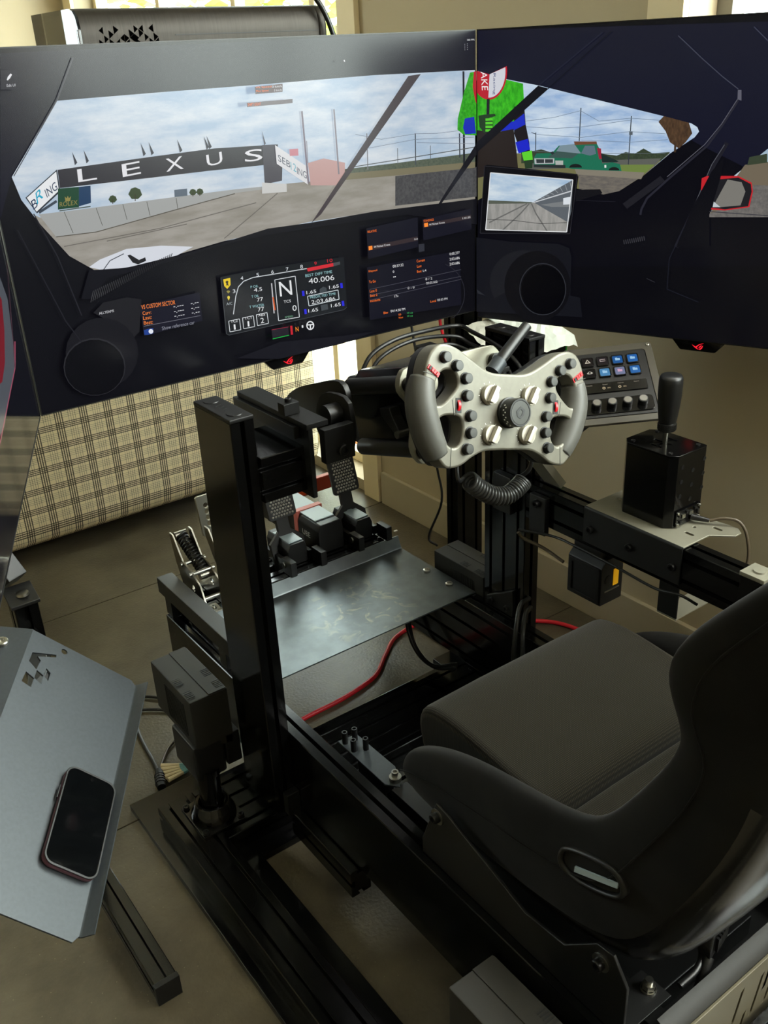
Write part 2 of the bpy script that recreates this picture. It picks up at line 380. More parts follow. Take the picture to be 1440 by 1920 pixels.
# T-slot aluminium extrusion: box lo..hi, length along axis (0,1,2), slots on given sides ('+x-x' ...)
def extrusion(name, lo, hi, axis, parent, material=None, slots='+a-a+b-b', label=None):
    a, b = [i for i in range(3) if i != axis]
    A0, A1, B0, B1 = lo[a], hi[a], lo[b], hi[b]
    def cells(l): return max(1, round(l / 0.039))
    pts = []
    def side(p0, p1, inn, l, on):
        ch = 0.0014; d = (p1 - p0).normalized(); pts.append(p0 + d * ch)
        if on:
            n = cells(l)
            for i in range(n):
                c = p0 + d * (l * (i + 0.5) / n)
                for s, h in ((-4, 0), (-4, 2.6), (-6.5, 2.6), (-6.5, 8.5), (6.5, 8.5), (6.5, 2.6), (4, 2.6), (4, 0)):
                    pts.append(c + d * s * 0.001 + inn * h * 0.001)
        pts.append(p1 - d * ch)
    W = lambda x, y: V((x, y, 0))
    side(W(A0, B0), W(A1, B0), W(0, 1), A1 - A0, '-b' in slots)
    side(W(A1, B0), W(A1, B1), W(-1, 0), B1 - B0, '+a' in slots)
    side(W(A1, B1), W(A0, B1), W(0, -1), A1 - A0, '+b' in slots)
    side(W(A0, B1), W(A0, B0), W(1, 0), B1 - B0, '-a' in slots)
    def to3(p, t):
        q = [0, 0, 0]; q[a] = p.x; q[b] = p.y; q[axis] = t; return q
    m = MB(); v = [0, 0, 0]; v[axis] = hi[axis] - lo[axis]
    m.prism([to3(p, lo[axis]) for p in pts], v)
    return m.build(name, material or M['alu'], parent, 20, label)
def bolt(parent, p, d, r=0.0065, h=0.006, material=None, name='bolt'):
    d = V(d).normalized()
    return MB().lathe(p, d, [(r, 0), (r, h * 0.8), (r * 0.85, h), (r * 0.5, h), (r * 0.42, h * 0.45), (0, h * 0.45)], 14).build(name, material or M['dkbolt'], parent)
def struct(o): o['kind'] = 'structure'; return o
def px_plane(px, py, o, n):
    d = AX @ V(((px - 720) / FPX, (py - 960) / FPX, 1)); o, n = V(o), V(n)
    return CAM + d * ((o - CAM).dot(n) / d.dot(n))
# ------------------------------------------------------------------ setting
RX = 1.655
joints_y = [-4.2, -2.0, -1.12, -0.255, 0.61, 1.475, 2.34, 3.205, 4.07, 4.75]
fl = struct(MB().box((-4.65, -4.2, -0.12), (RX + 0.15, 4.75, -0.012)).build('floor', M['blk'], None, 0))
for a, b in zip(joints_y, joints_y[1:]):
    for x0, x1 in ((-4.65, -2.3), (-2.3, 0.02), (0.02, RX + 0.15)):
        MB().box((x0 + 0.0015, a + 0.0015, -0.02), (x1 - 0.0015, b - 0.0015, 0.0), 0.0008).build('concrete_slab', M['floor'], fl, 0)
H = 2.7
def wall(name, boxes):
    m = MB()
    for b in boxes: m.box(*b)
    return struct(m.build(name, M['wall'], None, 0))
wall('wall_right', [((RX, -4.2, 0), (RX + 0.15, -2.4, H)), ((RX, -2.4, 0), (RX + 0.15, 1.27, 1.02)), ((RX, -2.4, 2.25), (RX + 0.15, 1.27, H)),
                    ((RX, 1.27, 0), (RX + 0.15, 2.43, H)), ((RX, 2.43, 2.2), (RX + 0.15, 4.45, H)), ((RX, 2.43, 0), (RX + 0.15, 4.45, 0.04)),
                    ((RX, 4.45, 0), (RX + 0.15, 4.75, H))])
wall('wall_back', [((-4.65, 4.6, 0), (-2.0, 4.75, H)), ((-2.0, 4.6, 0), (-0.36, 4.75, 0.9)), ((-2.0, 4.6, 2.3), (-0.36, 4.75, H)), ((-0.36, 4.6, 0), (RX, 4.75, H))])
wall('wall_left', [((-4.8, -4.2, 0), (-4.65, 4.6, H))])
wall('wall_front', [((-4.8, -4.35, 0), (RX + 0.15, -4.2, H))])
struct(MB().box((-4.8, -4.35, H), (RX + 0.15, 4.75, H + 0.1)).build('ceiling', M['ceil'], None, 0))
struct(MB().box((RX - 0.014, -4.2, 0), (RX, 2.335, 0.112), 0.002).build('baseboard_right', M['base'], None))
struct(MB().box((-4.65, 4.586, 0), (RX, 4.6, 0.112), 0.002).build('baseboard_back', M['base'], None))
def window(name, axis, c0, c1, u0, u1, z0, z1, mull=(), wmat='frame', trim=0.085, rail=()):
    """opening in a wall: axis 0 = wall normal along x, 1 = along y"""
    def bx(m, a0, a1, p0, p1, q0, q1, bev=0.002):
        if axis == 0: m.box((a0, p0, q0), (a1, p1, q1), bev)
        else: m.box((p0, a0, q0), (p1, a1, q1), bev)
    s = 1 if c1 > c0 else -1
    d = 0.04
    f = MB(); mid = c0 + (c1 - c0) * 0.55
    a0, a1 = min(mid, mid + d), max(mid, mid + d)
    for p0, p1, q0, q1 in ((u0, u0 + 0.035, z0, z1), (u1 - 0.035, u1, z0, z1), (u0 + 0.035, u1 - 0.035, z0, z0 + 0.035), (u0 + 0.035, u1 - 0.035, z1 - 0.035, z1)): bx(f, a0, a1, p0, p1, q0, q1)
    root = struct(f.build(name, M[wmat]))
    for q in mull:
        k = MB(); bx(k, a0, a1, q - 0.015, q + 0.015, z0 + 0.035, z1 - 0.035); k.build('mullion', M[wmat], root)
    for q in rail:
        k = MB(); bx(k, a0 + 0.004, a1 - 0.004, u0 + 0.035, u1 - 0.035, q - 0.015, q + 0.015); k.build('glazing_bar', M[wmat], root)
    g = MB(); bx(g, mid + d * 0.45, mid + d * 0.55, u0 + 0.03, u1 - 0.03, z0 + 0.03, z1 - 0.03, 0); g.build('pane', M['glass'], root, 0)
    if trim:
        b0, b1 = min(c0, c0 - s * 0.018), max(c0, c0 - s * 0.018)
        for nm, p0, p1, q0, q1 in (('casing', u0 - trim, u0, max(0, z0 - trim), z1 + trim), ('casing', u1, u1 + trim, max(0, z0 - trim), z1 + trim), ('casing', u0, u1, z1, z1 + trim)):
            k = MB(); bx(k, b0, b1, p0, p1, q0, q1); k.build(nm, M['trim'], root)
        if z0 > 0.3:
            k = MB(); bx(k, min(c0 - s * 0.05, c0 + s * 0.06), max(c0 - s * 0.05, c0 + s * 0.06), u0, u1, z0 - 0.025, z0 + 0.001); k.build('sill', M['trim'], root)
    return root
window('window_1', 0, RX, RX + 0.15, 2.43, 4.45, 0.04, 2.2, mull=(2.71, 3.2, 3.8), trim=0.085, wmat='trim')
w2 = window('window_2', 0, RX, RX + 0.15, -2.4, 1.27, 1.02, 2.25, mull=(-1.2, 0.05), trim=0.085)
window('added_window', 1, 4.6, 4.75, -2.0, -0.36, 0.9, 2.3, mull=(-1.2,), trim=0.085)  # unseen window, added to light the left of the floor from ahead
# outdoors: timber deck, pale paving and a leafy shrub seen through the narrow window
dk = struct(MB().box((RX + 0.15, 1.6, -0.2), (RX + 0.41, 5.4, -0.06)).build('trim_deck', M['bark'], None, 0))
for i in range(2): MB().box((RX + 0.155 + i * 0.125, 1.6, -0.06), (RX + 0.15 + (i + 1) * 0.125 - 0.004, 5.4, -0.03), 0.003).build('deck_plank', M['wood'], dk)
struct(MB().box((-9, -9, -0.4), (16, 16, -0.25)).build('trim_paving', M['grass'], None, 0))
def shrub(name, c, r, label, n=420):
    t = thing(name, (c[0], c[1], -0.25), label, 'shrub', 'shrubs outside the glazing')
    MB().cyl((c[0], c[1], -0.25), (c[0], c[1], c[2]), 0.05, 8).build('stem', M['bark'], t)
    b = bmesh.new()
    for i in range(n):
        d = V((random.gauss(0, 1), random.gauss(0, 1), random.gauss(0, 1))).normalized() * r * random.uniform(0.45, 1.0)
        p = V(c) + d; u, v, w = basis((random.gauss(0, 1), random.gauss(0, 1), random.gauss(0.4, 1)))
        s = random.uniform(0.05, 0.1)
        q = [b.verts.new(p + u * a * s + v * e * s * 0.5 + w * k * s * 0.15) for a, e, k in ((-1, 0, 0), (0, -1, 1), (1, 0, 0), (0, 1, 1))]
        b.faces.new(q)
    me = bpy.data.meshes.new('foliage'); b.to_mesh(me); b.free()
    o = fin('foliage', me, M['leaf'], t, 0); o['kind'] = 'stuff'
shrub('leafy_shrub', (3.35, 4.9, 1.5), 0.9, 'yellow green leafy shrub outside the narrow window, beyond the deck')
shrub('leafy_shrub', (3.9, 7.4, 1.7), 1.3, 'yellow green shrub farther along the deck, behind the computer case', 520)
# ------------------------------------------------------------------ plaid sofa
t = thing('sofa', (0.3, 3.0, 0), 'cream sofa back in brown and black plaid below the centre monitor', 'sofa')
m = MB()
prof = [(2.77, 0.045), (2.722, 0.05), (2.69, 0.075), (2.676, 0.12), (2.672, 0.3), (2.672, 0.62), (2.68, 0.68), (2.71, 0.72), (2.77, 0.735), (2.84, 0.72), (2.87, 0.66), (2.87, 0.045)]
m.prism([(-0.75, y, z) for y, z in prof], (1.75 + 0.62, 0, 0)); m.build('back', M['plaid'], t, 50)
MB().box((-0.75, 2.875, 0.05), (1.62, 3.5, 0.40), 0.04).build('seat_base', M['plaid'], t)
for x in (-0.65, 0.1, 0.85): MB().box((x + 0.01, 2.88, 0.405), (x + 0.73, 3.48, 0.53), 0.05).build('seat_cushion', M['plaid'], t)
for x in (-0.7, 1.52):
    for y in (2.78, 3.4): MB().cyl((x, y, 0), (x, y, 0.05), 0.02, 12).build('foot', M['blk'], t)
# ------------------------------------------------------------------ base frame (on the floor)
base = thing('motion_base_frame', (0.9, 0.8, 0), 'low black aluminium floor frame under the simulator, flat rails on glossy plates', 'frame')
for x0, x1 in ((0.400, 0.545), (1.19, 1.335)):
    MB().box((x0, -0.25, 0.0), (x1, 1.51, 0.015), 0.002).build('floor_plate', M['gloss'], base)
MB().box((0.5455, 1.22, 0.0), (1.1895, 1.475, 0.015), 0.002).build('floor_plate', M['gloss'], base)
for x0, x1 in ((0.428, 0.500), (1.235, 1.307)):
    extrusion('long_rail', (x0, -0.25, 0.0152), (x1, 1.42, 0.055), 1, base)
extrusion('cross_rail', (0.5005, 1.262, 0.0152), (1.2345, 1.42, 0.055), 0, base)
extrusion('cross_rail', (0.5005, 0.30, 0.0152), (1.2345, 0.42, 0.055), 0, base)
# ------------------------------------------------------------------ simulator rig chassis
rig = thing('simulator_rig', (0.9, 0.9, 0.10), 'black aluminium extrusion cockpit chassis with uprights, side rails and shifter arm', 'racing rig')
LX0, LX1, RX0, RX1 = 0.576, 0.6165, 1.188, 1.228
for x0, x1, zb, sl in ((LX0, LX1, 0.113, '+a-b+b'), (RX0, RX1, 0.10, '-a+a-b+b')):
    u = extrusion('upright', (x0, 1.2, zb), (x1, 1.32, 0.874), 2, rig, slots=sl)
    cp = MB().box((x0 - 0.0005, 1.1995, 0.8741), (x1 + 0.0005, 1.3205, 0.881), 0.0018).build('end_cap', M['alud'], u)
    for y in (1.222, 1.298): MB().lathe(((x0 + x1) / 2, y, 0.8812), (0, 0, 1), [(0.0125, 0), (0.0118, 0.001), (0, 0.001)], 20).build('cap_screw', M['alud'], u)
    mk = MB()
    for i in range(3):
        cy = 1.248 + i * 0.011
        mk.prism([((x0 + x1) / 2 - 0.006, cy, 0.8811), ((x0 + x1) / 2 + 0.004, cy + 0.004, 0.8811), ((x0 + x1) / 2 + 0.007, cy + 0.011, 0.8811), ((x0 + x1) / 2 - 0.003, cy + 0.007, 0.8811)], (0, 0, 0.0007))
    mk.build('cap_emblem', M['blk'], u)
for x0, x1, sl in ((0.6170, 0.657, '+a-b+b'), (1.1475, 1.1875, '-a-b+b')):
    extrusion('side_rail', (x0, -0.15, 0.118), (x1, 1.715, 0.28), 1, rig, slots='+b-b' + ('+a' if x0 < 1 else '-a'))
extrusion('cross_member', (0.6575, 1.02, 0.13), (1.147, 1.10, 0.17), 0, rig)
extrusion('cross_member', (0.6575, 0.30, 0.16), (1.147, 0.40, 0.20), 0, rig)
extrusion('cross_member', (0.6575, 1.60, 0.14), (1.147, 1.68, 0.18), 0, rig)
MB().box((1.2275, 0.858, 0.428), (1.325, 0.900, 0.431), 0.0006).build('bright_patch_bracket', M['bracket'], rig, label='pale grey plate standing for a bright patch')  # made-up plate, pale to give a bright patch under the arm
MB().box((1.2275, 0.858, 0.4312), (1.2305, 0.900, 0.535), 0.0006).build('bright_patch_bracket', M['blk'], rig)
extrusion('lower_beam', (0.598, 0.998, 0.062), (0.638, 1.19, 0.1178), 1, rig)
# shifter arm, its end post and corner brackets
arm = extrusion('shifter_arm', (1.189, 0.722, 0.520), (1.227, 1.1995, 0.597), 1, rig, slots='+b-a+a')
ep = extrusion('arm_end_post', (1.186, 0.680, 0.36), (1.224, 0.7215, 0.598), 2, rig, slots='-b')
MB().box((1.1845, 0.6785, 0.598), (1.2255, 0.7225, 0.6055), 0.0015).build('end_cap', M['bracket'], ep, label='pale grey end cap')
MB().lathe((1.205, 0.70, 0.6055), (0, 0, 1), [(0.0105, 0), (0.0098, 0.003), (0, 0.0035)], 20).build('cap_screw', M['bracket'], ep)
MB().box((1.176, 1.135, 0.505), (1.1885, 1.178, 0.585), 0.002).build('corner_bracket', M['blk'], rig)
bolt(rig, (1.176, 1.156, 0.57), (-1, 0, 0), 0.008, 0.009)
MB().box((1.17, 1.225, 0.52), (1.1875, 1.275, 0.60), 0.002).build('corner_bracket', M['blk'], rig)
MB().prism([(1.1875, 1.3, 0.281), (1.1875, 1.22, 0.281), (1.1875, 1.22, 0.345), (1.1875, 1.3, 0.30)], (-0.012, 0, 0), 0.002).build('corner_bracket', M['blk'], rig)
for y in (1.235, 1.28): bolt(rig, (1.1755, y, 0.297), (-1, 0, 0))
MB().box((0.590, 1.183, 0.113), (0.616, 1.1995, 0.16), 0.002).build('corner_bracket', M['blk'], rig)
# parked bracket with four stand-off posts on the left rail, and hanging cable box
br = thing('seat_slider_bracket', (0.73, 1.0, 0.24), 'slate grey bracket with four black stand-off posts in front of the seat', 'bracket')
# ------------------------------------------------------------------ heel plate
o3 = V((0.90, 1.477, 0.2825))
hp = thing('heel_plate', (0.9, 1.477, 0.281), 'scuffed dark steel heel plate with raised front lip between the side rails', 'heel plate')
m = MB()
sec = [(1.344, 0.2815), (1.607, 0.2815), (1.612, 0.283), (1.6155, 0.287), (1.627, 0.3125), (1.6245, 0.3135), (1.6132, 0.288), (1.611, 0.2855), (1.606, 0.2845), (1.344, 0.2845)]
m.prism([(0.656, y, z) for y, z in sec], (1.184 - 0.656, 0, 0)); m.build('plate', M['plate'], hp, 25)
for y in (1.485, 1.405): bolt(hp, (1.160, y, 0.2845), (0, 0, 1), 0.0085, 0.005, M['zinc'])
# ------------------------------------------------------------------ motion actuators
def actuator(x, y, ztop, mirror, label):
    t = thing('motion_actuator', (x, y, 0.056), label, 'actuator', 'motion actuators at the rig corners')
    s = -1 if mirror else 1
    bx0, bx1 = (x - 0.020, x + 0.055) if not mirror else (x - 0.055, x + 0.020)
    by0, by1 = y - 0.02, y + 0.15
    zb = ztop - 0.125
    mid = (bx0 + bx1) / 2
    h = MB(); h.prism([(bx0, by0, zb + 0.02), (bx1, by0, zb), (bx1, by0, ztop), (bx0, by0, ztop)], (0, by1 - by0, 0), 0.003)
    hs = h.build('motor_housing', M['vent'], t)
    MB().box((mid + 0.001, by0 + 0.001, ztop), (bx1 - 0.003, by1 - 0.001, ztop + 0.0016), 0.0006).build('lid', M['vent'], hs)
    sl = MB()
    for i in range(5):
        for xx, yy in ((bx0 + 0.003, by0 + 0.06), (bx1 - 0.017, by0 + 0.055), (bx0 + 0.003, by0 + 0.012), (bx1 - 0.017, by0 + 0.01)):
            sl.box((xx, yy + i * 0.005, ztop + 0.0018), (xx + 0.014, yy + i * 0.005 + 0.0022, ztop + 0.0024))
    sl.build('vent_slots', M['blkr'], hs, 0)['kind'] = 'stuff'
    sl = MB()
    for i in range(14): sl.box((bx0 - 0.0012, by0 + 0.03 + i * 0.006, zb + 0.035), (bx0 + 0.0006, by0 + 0.033 + i * 0.006, ztop - 0.02))
    sl.build('cooling_slots', M['blkr'], hs, 0)['kind'] = 'stuff'
    MB().box((x - 0.028, y - 0.02, zb - 0.055), (x + 0.034, y + 0.075, zb + 0.025), 0.006).build('gearbox', M['blk'], t)
    MB().lathe((x, y, 0.075), (0, 0, 1), [(0.0215, 0), (0.0215, zb - 0.13), (0.026, zb - 0.128), (0.026, zb - 0.115)], 32).build('ram', M['gloss'], t)
    MB().lathe((x, y, 0.0602), (0, 0, 1), [(0.042, 0), (0.043, 0.006), (0.036, 0.02), (0.033, 0.03), (0.031, 0.032), (0.026, 0.032), (0.024, 0.02), (0.0, 0.018)], 40).build('socket', M['gloss'], t)
    R = Matrix.Rotation(math.radians(0), 3, 'Z')
    pl = MB(); pl.box((x - 0.045, y - 0.05, 0.0555), (x + 0.045, y + 0.052, 0.0602), 0.001); pl.build('mounting_plate', M['gloss'], t)
    for ax, ay in ((-0.037, -0.041), (0.037, -0.041), (-0.037, 0.043), (0.037, 0.043)): bolt(t, (x + ax, y + ay, 0.0603), (0, 0, 1), 0.0062, 0.006, M['dkbolt'])
    MB().box((x + s * 0.036 if s > 0 else x - 0.0567, y - 0.02, 0.17), (x + 0.0665 if s > 0 else x - 0.036, y + 0.09, 0.24), 0.003).build('rail_clamp', M['blk'], t)
    return t
actuator(0.507, 1.335, 0.34, False, 'front left motion actuator with vented motor box beside the left upright')
actuator(0.507, 0.455, 0.335, False, 'rear left motion actuator at the bottom edge behind the seat')
actuator(1.245, 1.345, 0.325, True, 'front right motion actuator, its vented lid right of the heel plate')
# ------------------------------------------------------------------ pedals
tray = thing('pedal_tray', (0.9, 1.6, 0.281), 'black adjustable pedal tray of slotted channels ahead of the heel plate', 'pedal tray')
for x0 in (0.618, 1.1485): 
    MB().box((x0, 1.395 if x0 < 1 else 1.635, 0.325 if x0 < 1 else 0.2805), (x0 + 0.036, 1.74, 0.362 if x0 < 1 else 0.30), 0.002).build('side_channel', M['blk'], tray)
for y in (1.44, 1.69): MB().box((0.622, y, 0.2803), (0.65, y + 0.03, 0.3248), 0.001).build('spacer', M['blk'], tray)
for y in (1.632, 1.70): extrusion('cross_channel', (0.6545, y, 0.2805), (1.148, y + 0.04, 0.312), 0, tray, slots='+b')
def pad(parent, c, w, h, tilt, material, dimples=True, nm='pedal_pad'):
    X = V((1, 0, 0)); U = V((0, math.sin(tilt), math.cos(tilt))); N = X.cross(U)
    o = plate(nm, [rrect2(-w / 2, -h / 2, w / 2, h / 2, 0.008)], 0.008, c, X, U, material, parent, 0.0012)
    if dimples:
        m = MB(); c = V(c)
        ny = int(h / 0.0072) - 1; nx = int(w / 0.0075) - 1
        for j in range(ny):
            for i in range(nx - (j % 2)):
                q = c + X * ((i - (nx - 1 - (j % 2)) / 2) * 0.0074) + U * ((j - (ny - 1) / 2) * 0.0072) + N * 0.0041
                m.lathe(q, N, [(0.0032, 0), (0.0024, 0.0013), (0, 0.0017)], 7)
        d = m.build('grip_studs', M['zinc'], o, 60); d['kind'] = 'stuff'
    return o, X, U, N
def pedal(name, cx, cy, cz, label):
    t = thing(name, (cx, 1.66, 0.313), label, 'pedal', 'racing pedals')
    p, X, U, N = pad(t, (cx, cy, cz), 0.072, 0.102, math.radians(16), M['blk'])
    b = V((cx, cy, cz)) - U * 0.052
    out = [(-0.016, 0.012), (0.016, 0.012), (0.016, -0.028), (0.044, -0.052), (0.046, -0.118), (0.030, -0.118), (0.028, -0.060), (0.006, -0.042), (-0.006, -0.042), (-0.028, -0.060), (-0.030, -0.118), (-0.046, -0.118), (-0.044, -0.052), (-0.016, -0.028)]
    plate('pedal_arm', [out], 0.011, b - N * 0.010, X, U, M['blk'], t, 0.0012)
    for s in (-1, 1):
        MB().box((cx + s * 0.040 - 0.008, 1.615 + 0.003, 0.3125), (cx + s * 0.040 + 0.008, 1.66, 0.348), 0.002).build('pivot_block', M['blk'], t)
        MB().cyl((cx + s * 0.049, 1.645, 0.335), (cx + s * 0.0525, 1.645, 0.335), 0.007, 14).build('pivot_bolt', M['zinc'], t)
    h = MB(); h.prism([(cx - 0.024, 1.665, 0.313), (cx + 0.024, 1.665, 0.313), (cx + 0.024, 1.665, 0.352), (cx + 0.018, 1.665, 0.366), (cx - 0.018, 1.665, 0.366), (cx - 0.024, 1.665, 0.352)], (0, 0.10, 0), 0.0015)
    h.build('sensor_housing', M['blk'], t)
    MB().box((cx - 0.018, 1.672, 0.3662), (cx + 0.018, 1.745, 0.3685), 0.0008).build('housing_lid', M['paleblue'], t, label='pale blue grey lid')
    for s in (-1, 1):
        MB().box((cx + s * 0.034 - 0.005, 1.668, 0.3125), (cx + s * 0.034 + 0.005, 1.82, 0.335), 0.001).build('base_rail', M['alud'], t)
    return t
pedal('brake_pedal', 0.930, 1.735, 0.458, 'black studded brake pedal, nearest the left upright')
pedal('throttle_pedal', 1.115, 1.745, 0.462, 'black studded throttle pedal, the right one under the wheel base')
# hydraulic cylinder body between brake and throttle
t = thing('pedal_damper', (1.02, 1.8, 0.313), 'black load cell damper with pale blue top and orange strap between the pedals', 'damper')
MB().prism([(0.988, 1.665, 0.314), (1.056, 1.665, 0.314), (1.056, 1.665, 0.372), (1.050, 1.665, 0.388), (0.994, 1.665, 0.388), (0.988, 1.665, 0.372)], (0, 0.29, 0), 0.003).build('body', M['blk'], t)
MB().prism([(0.995, 1.69, 0.3882), (1.049, 1.69, 0.3882), (1.049, 1.90, 0.3882), (1.038, 1.93, 0.3882), (1.006, 1.93, 0.3882), (0.995, 1.90, 0.3882)], (0, 0, 0.003), 0.001).build('top_cover', M['paleblue'], t, label='pale blue cover')
MB().box((0.986, 1.755, 0.335), (1.058, 1.772, 0.3935), 0.002).build('strap', M['pink'], t, label='salmon strap')
MB().box((1.075, 1.972, 0.310), (1.225, 1.990, 0.350), 0.003).build('link_arm', M['brown'], t, label='burnt orange link arm')
MB().box((1.105, 1.955, 0.322), (1.150, 1.971, 0.348), 0.003).build('clevis', M['orange'], t, label='bright orange clevis')
MB().box((1.01, 1.94, 0.3142), (1.0745, 1.985, 0.34), 0.002).build('link_post', M['blk'], t)
text_part('print', 'UBE', (0.9875, 1.72, 0.350), (0, -1, 0), (0, 0, 1), 0.014, M['white'], t)
MB().tube(spline([(1.10, 1.96, 0.345), (1.09, 1.93, 0.40), (1.06, 1.90, 0.415), (1.04, 1.88, 0.393)]), 0.0022, 8).build('lead', M['cable'], t)
# clutch pedal, bright metal
t = thing('clutch_pedal', (0.70, 1.68, 0.313), 'polished silver clutch pedal with coil spring left of the upright', 'pedal', 'racing pedals')
cp = V((0.758, 1.75, 0.463)); tl = math.radians(12); U = V((0, math.sin(tl), math.cos(tl)))
plate('pedal_pad', [rrect2(-0.019, -0.046, 0.019, 0.046, 0.006)] + [circle2(0.002, y, 0.0058, 12) for y in (0.022, 0.008, -0.006, -0.020)], 0.006, cp, (1, 0, 0), U, M['steel'], t, 0.001)
for x in (0.668, 0.712):
    plate('side_plate', [[(1.60, 0.314), (1.625, 0.372), (1.665, 0.392), (1.70, 0.40), (1.735, 0.45), (1.75, 0.45), (1.735, 0.385), (1.715, 0.345), (1.735, 0.314)]] + [circle2(1.66, 0.352, 0.008, 10)], 0.004, (x, 0, 0), (0, 1, 0), (0, 0, 1), M['silver'], t, 0.0006)
plate('lever', [[(1.622, 0.33), (1.64, 0.325), (1.69, 0.39), (1.715, 0.43), (1.72, 0.455), (1.70, 0.455), (1.66, 0.40)]], 0.004, (0.736, 0, 0), (0, 1, 0), (0, 0, 1), M['silver'], t, 0.0006)
sp0, sp1 = V((0.695, 1.76, 0.432)), V((0.70, 1.665, 0.372)); u_, v_, d_ = basis(sp1 - sp0); L_ = (sp1 - sp0).length
MB().tube([sp0 + d_ * (L_ * i / 168) + (u_ * math.cos(i * 2 * math.pi / 12) + v_ * math.sin(i * 2 * math.pi / 12)) * 0.012 for i in range(169)], 0.0026, 6).build('coil_spring', M['dkbolt'], t, 60)
MB().cyl(sp0 - d_ * 0.008, sp1 + d_ * 0.008, 0.0055, 14).build('damper_rod', M['silver'], t)
for p in ((sp0), (sp1)): MB().cyl(p - V((0.014, 0, 0)), p + V((0.014, 0, 0)), 0.009, 16).build('pivot', M['silver'], t)
for y, z in ((1.625, 0.338), (1.66, 0.385), (1.70, 0.393)): MB().cyl((0.661, y, z), (0.719, y, z), 0.0045, 12).build('cross_pin', M['zinc'], t)
for y in (1.60, 1.715): plate('foot', [rrect2(0.672, y, 0.70, y + 0.034, 0.004), rrect2(0.680, y + 0.010, 0.692, y + 0.024, 0.004)], 0.003, (0, 0, 0.3142), (1, 0, 0), (0, 1, 0), M['silver'], t, 0.0005)
for y in (1.617, 1.732): bolt(t, (0.686, y, 0.3158), (0, 0, 1), 0.006, 0.005, M['zinc'])
# ------------------------------------------------------------------ wheel base and its mounts
ph, ti = math.radians(14.29), math.radians(14.93)
W0 = V((0.902, 0.95, 0.892))
WU0 = V((0, math.sin(ti), math.cos(ti)))
WX = V((1, 0, 0)) * math.cos(ph) - WU0 * math.sin(ph)
WU = V((1, 0, 0)) * math.sin(ph) + WU0 * math.cos(ph)
WN = WX.cross(WU)
def W(a, b, n=0.0): return W0 + WX * a + WU * b + WN * n
wbse = thing('drive_motor', (0.902, 1.1, 0.86), 'black direct drive motor with pale grey front plate behind the steering wheel', 'motor')
BX, BU = V((1, 0, 0)), WU0
def B(a, b, n): return W0 + BX * a + BU * b + WN * n
def octo(w, h, c): return [(-w + c, -h), (w - c, -h), (w, -h + c), (w, h - c), (w - c, h), (-w + c, h), (-w, h - c), (-w, -h + c)]
m = MB(); m.prism([B(a, b, -0.30) for a, b in octo(0.078, 0.072, 0.026)], WN * 0.17, 0.003); m.build('motor_housing', M['alu'], wbse)
m = MB(); m.prism([B(a, b, -0.345) for a, b in octo(0.068, 0.062, 0.02)], WN * 0.044, 0.004); m.build('motor_cap', M['blk'], wbse)
plate('front_plate', [spline2([(-0.066, 0.076), (-0.094, 0.070), (-0.103, 0.045), (-0.088, 0.018), (-0.090, -0.012), (-0.100, -0.042), (-0.092, -0.068), (-0.066, -0.074), (0.066, -0.074), (0.092, -0.068), (0.100, -0.042), (0.090, -0.012), (0.088, 0.018), (0.103, 0.045), (0.094, 0.070), (0.066, 0.076)], 3)], 0.012, B(0, 0, -0.123), BX, BU, M['bracket'], wbse, 0.001, label='pale grey front plate')
for a, b in ((-0.086, 0.050), (0.086, 0.050), (-0.084, -0.052), (0.084, -0.052)):
    MB().cyl(B(a, b, -0.117), B(a, b, -0.108), 0.0125, 20).build('screw_boss', M['dkbolt'], wbse)
    MB().lathe(B(a, b, -0.108), WN, [(0.0095, 0), (0.0095, 0.004), (0.005, 0.004), (0.004, 0.001), (0, 0.001)], 16).build('socket_screw', M['zinc'], wbse)
    MB().cyl(B(a * 0.93, b * 1.0, -0.29), B(a * 0.93, b * 1.0, -0.1295), 0.014, 20).build('tie_rod', M['blk'], wbse)
MB().lathe(B(0, 0, -0.117), WN, [(0.045, 0), (0.045, 0.012), (0.034, 0.022), (0.034, 0.046), (0.039, 0.048), (0.039, 0.067), (0, 0.067)], 36).build('quick_release', M['blk'], wbse)
# release lever poking out above the wheel, with a grey collar
MB().tube([B(0.050, 0.045, -0.075), B(0.075, 0.062, -0.075), B(0.132, 0.094, -0.08)], [0.0085, 0.0095, 0.0085], 14).build('plug', M['alud'], wbse)
MB().cyl(B(0.043, 0.040, -0.075), B(0.062, 0.053, -0.075), 0.012, 18).build('plug_collar', M['tray'], wbse, label='grey plug collar')
